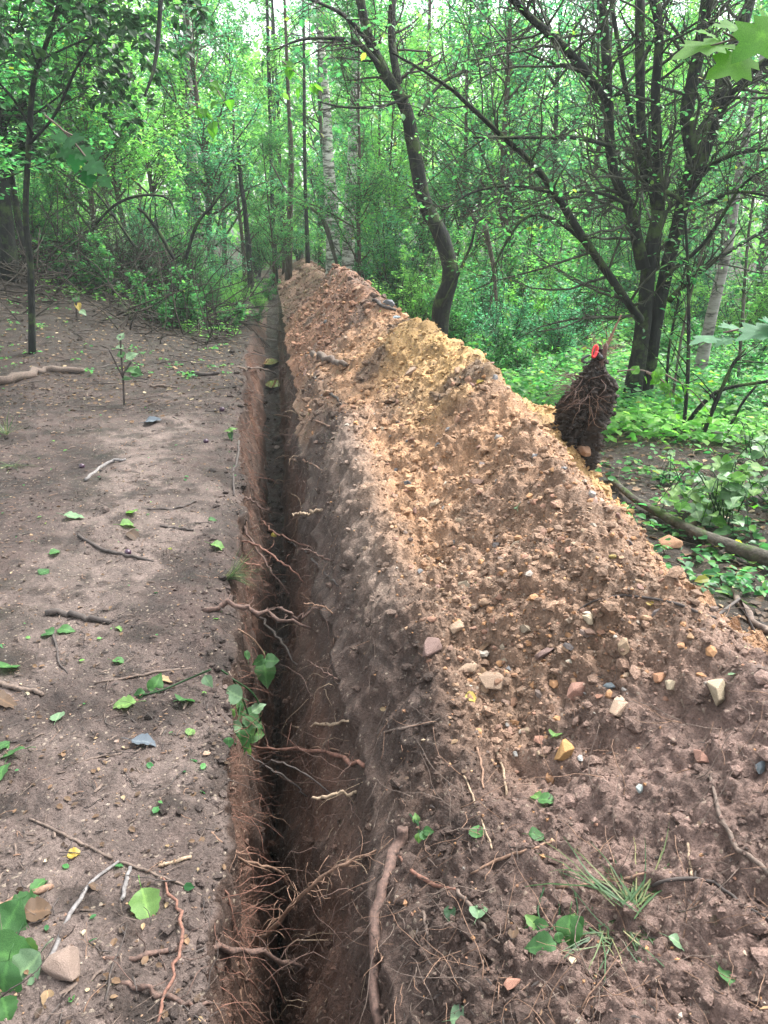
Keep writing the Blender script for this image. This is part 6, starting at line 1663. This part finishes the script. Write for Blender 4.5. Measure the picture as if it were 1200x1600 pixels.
grass_clump('pulled_grass', 'small tangle of grass left of the pulled strands', (945, 1470), 30, .16, 94, .15, 1, dirv=(-.3, 0, 0), w=.0016)
grass_clump('grass_tuft', 'thin grass standing at the far edge of the clearing', (205, 500), 40, .35, 95, 2.2, .5, w=.004)
grass_clump('grass_tuft', 'straggly grass at the left edge of the clearing', (12, 680), 36, .28, 96, 1.2, .8, w=.003)
grass_clump('grass_tuft', 'dry bent grass under the straggly left tuft', (20, 730), 30, .25, 97, .3, 1.0, w=.0025)

# small fruits
def ball(name, label, px, py, w, mat, cat):
    p, n = hit(px, py); r = w / FPX * np.linalg.norm(p - np.array([0, 0, CAMZ])) / 2
    bm = bmesh.new(); bmesh.ops.create_uvsphere(bm, u_segments=14, v_segments=10, radius=r)
    for v in bm.verts:
        k = abs(v.co.z) / r; v.co.z *= 1.06 - .12 * (1 if k > .9 else 0)
        v.co.x *= 1 + .05 * math.sin(v.co.z / r * 3 + px)
    for f in bm.faces: f.smooth = True
    me = bpy.data.meshes.new(name); bm.to_mesh(me); bm.free(); me.materials.append(M[mat])
    o = bpy.data.objects.new(name, me); S.collection.objects.link(o); o.location = tuple(p + n * r * .6); o.rotation_euler = (px, py, 0)
    tag(o, label, cat)
ball('fallen_fruit', 'small yellow fruit on the trench floor', 428, 839, 9, 'yellow_fruit', 'fruit')
ball('fallen_fruit', 'dark plum beside the curled tan leaf', 200, 866, 10, 'plum', 'fruit')
ball('fallen_fruit', 'dark plum left of the upper trench', 347, 642, 8, 'plum', 'fruit')
ball('fallen_fruit', 'reddish plum on the clearing near a small green leaf', 322, 692, 8, 'plum', 'fruit')
ball('fallen_fruit', 'tiny dark plum among litter at the left', 128, 731, 8, 'plum', 'fruit')
ball('fallen_fruit', 'dark plum near the dark leaf middle left', 214, 586, 7, 'plum', 'fruit')

# puddles on the trench floor
def puddle(label, px, py, rx, ry):
    p, n = hit(px, py); rng = np.random.default_rng(int(px))
    a = np.linspace(0, 2 * math.pi, 26, endpoint=False); r = 1 + .2 * fbm(np.cos(a) * 2 + px, np.sin(a) * 2, 3, 3)
    V = np.stack([rx * r * np.cos(a), ry * r * np.sin(a), np.zeros(26)], -1)
    o = mesh_np('puddle', V, [np.arange(26)[None]], M['water'], None, True); o.location = (p[0], p[1], p[2] + .04); o['kind'] = 'structure'; return o
puddle('far', 425, 566, .16, .5); puddle('near', 432, 603, .17, .3)

# ------------------------------------------------------------------ leaf litter
def litter(name, label, mask, n, size, seed, mats, ymax, pw, parent=None, vr=(0, 1)):
    rng = np.random.default_rng(seed)
    P, K, N = pick(mask, n, rng, ymax, pw)
    a = rng.uniform(0, 6.28, n); d = np.stack([np.cos(a), np.sin(a), rng.normal(size=n) * .15], -1)
    s = rng.uniform(size[0], size[1], n)
    v, f, var = leaves(P + N * .006, d, nrm(N + np.array([0, 0, .5])), s, 'o', rng, .3, vr)
    o = mesh_np(name, v, [f], M[mats], parent, False, attrs={'var': var}); tag(o, None if parent else label, None if parent else 'leaf litter', None, 'stuff')
lm_ = mL * (.25 + 1.0 * sstep(.7, 1.6, -OFF - .06 * YY) + sstep(-.1, .5, fbm(XX * 1.2, YY * 1.2, 141, 3)) + sstep(1.0, 2.2, -OFF - .1 * YY)) * (1 - .0)
litter('leaf_litter', 'scattered small dry leaves on the left clearing', lm_, 1700, (.006, .026), 501, 'leaf_brown', 9, 1.4, vr=(0, .78))
litter('leaf_litter', 'few pale leaf bits on the left clearing', lm_, 160, (.008, .022), 506, 'leaf_brown', 9, 1.3, vr=(.85, 1))
litter('leaf_litter', 'dense dead leaves toward the thicket at the back of the clearing', mL * sstep(6.0, 9.0, YY), 5200, (.025, .06), 502, 'leaf_brown', 16, .6)
litter('leaf_litter', 'small green leaf scraps on the left clearing', lm_, 170, (.010, .035), 503, 'leaf', 9, 1.5)
litter('leaf_litter', 'brown leaf litter on the forest floor right of the heap', mR * sstep(2.2, 3, YY), 9000, (.03, .065), 504, 'leaf_brown', 17, .8)
litter('leaf_litter', 'few leaf scraps caught on the heap', heapness, 160, (.012, .028), 505, 'leaf_brown', 8, 1.5)
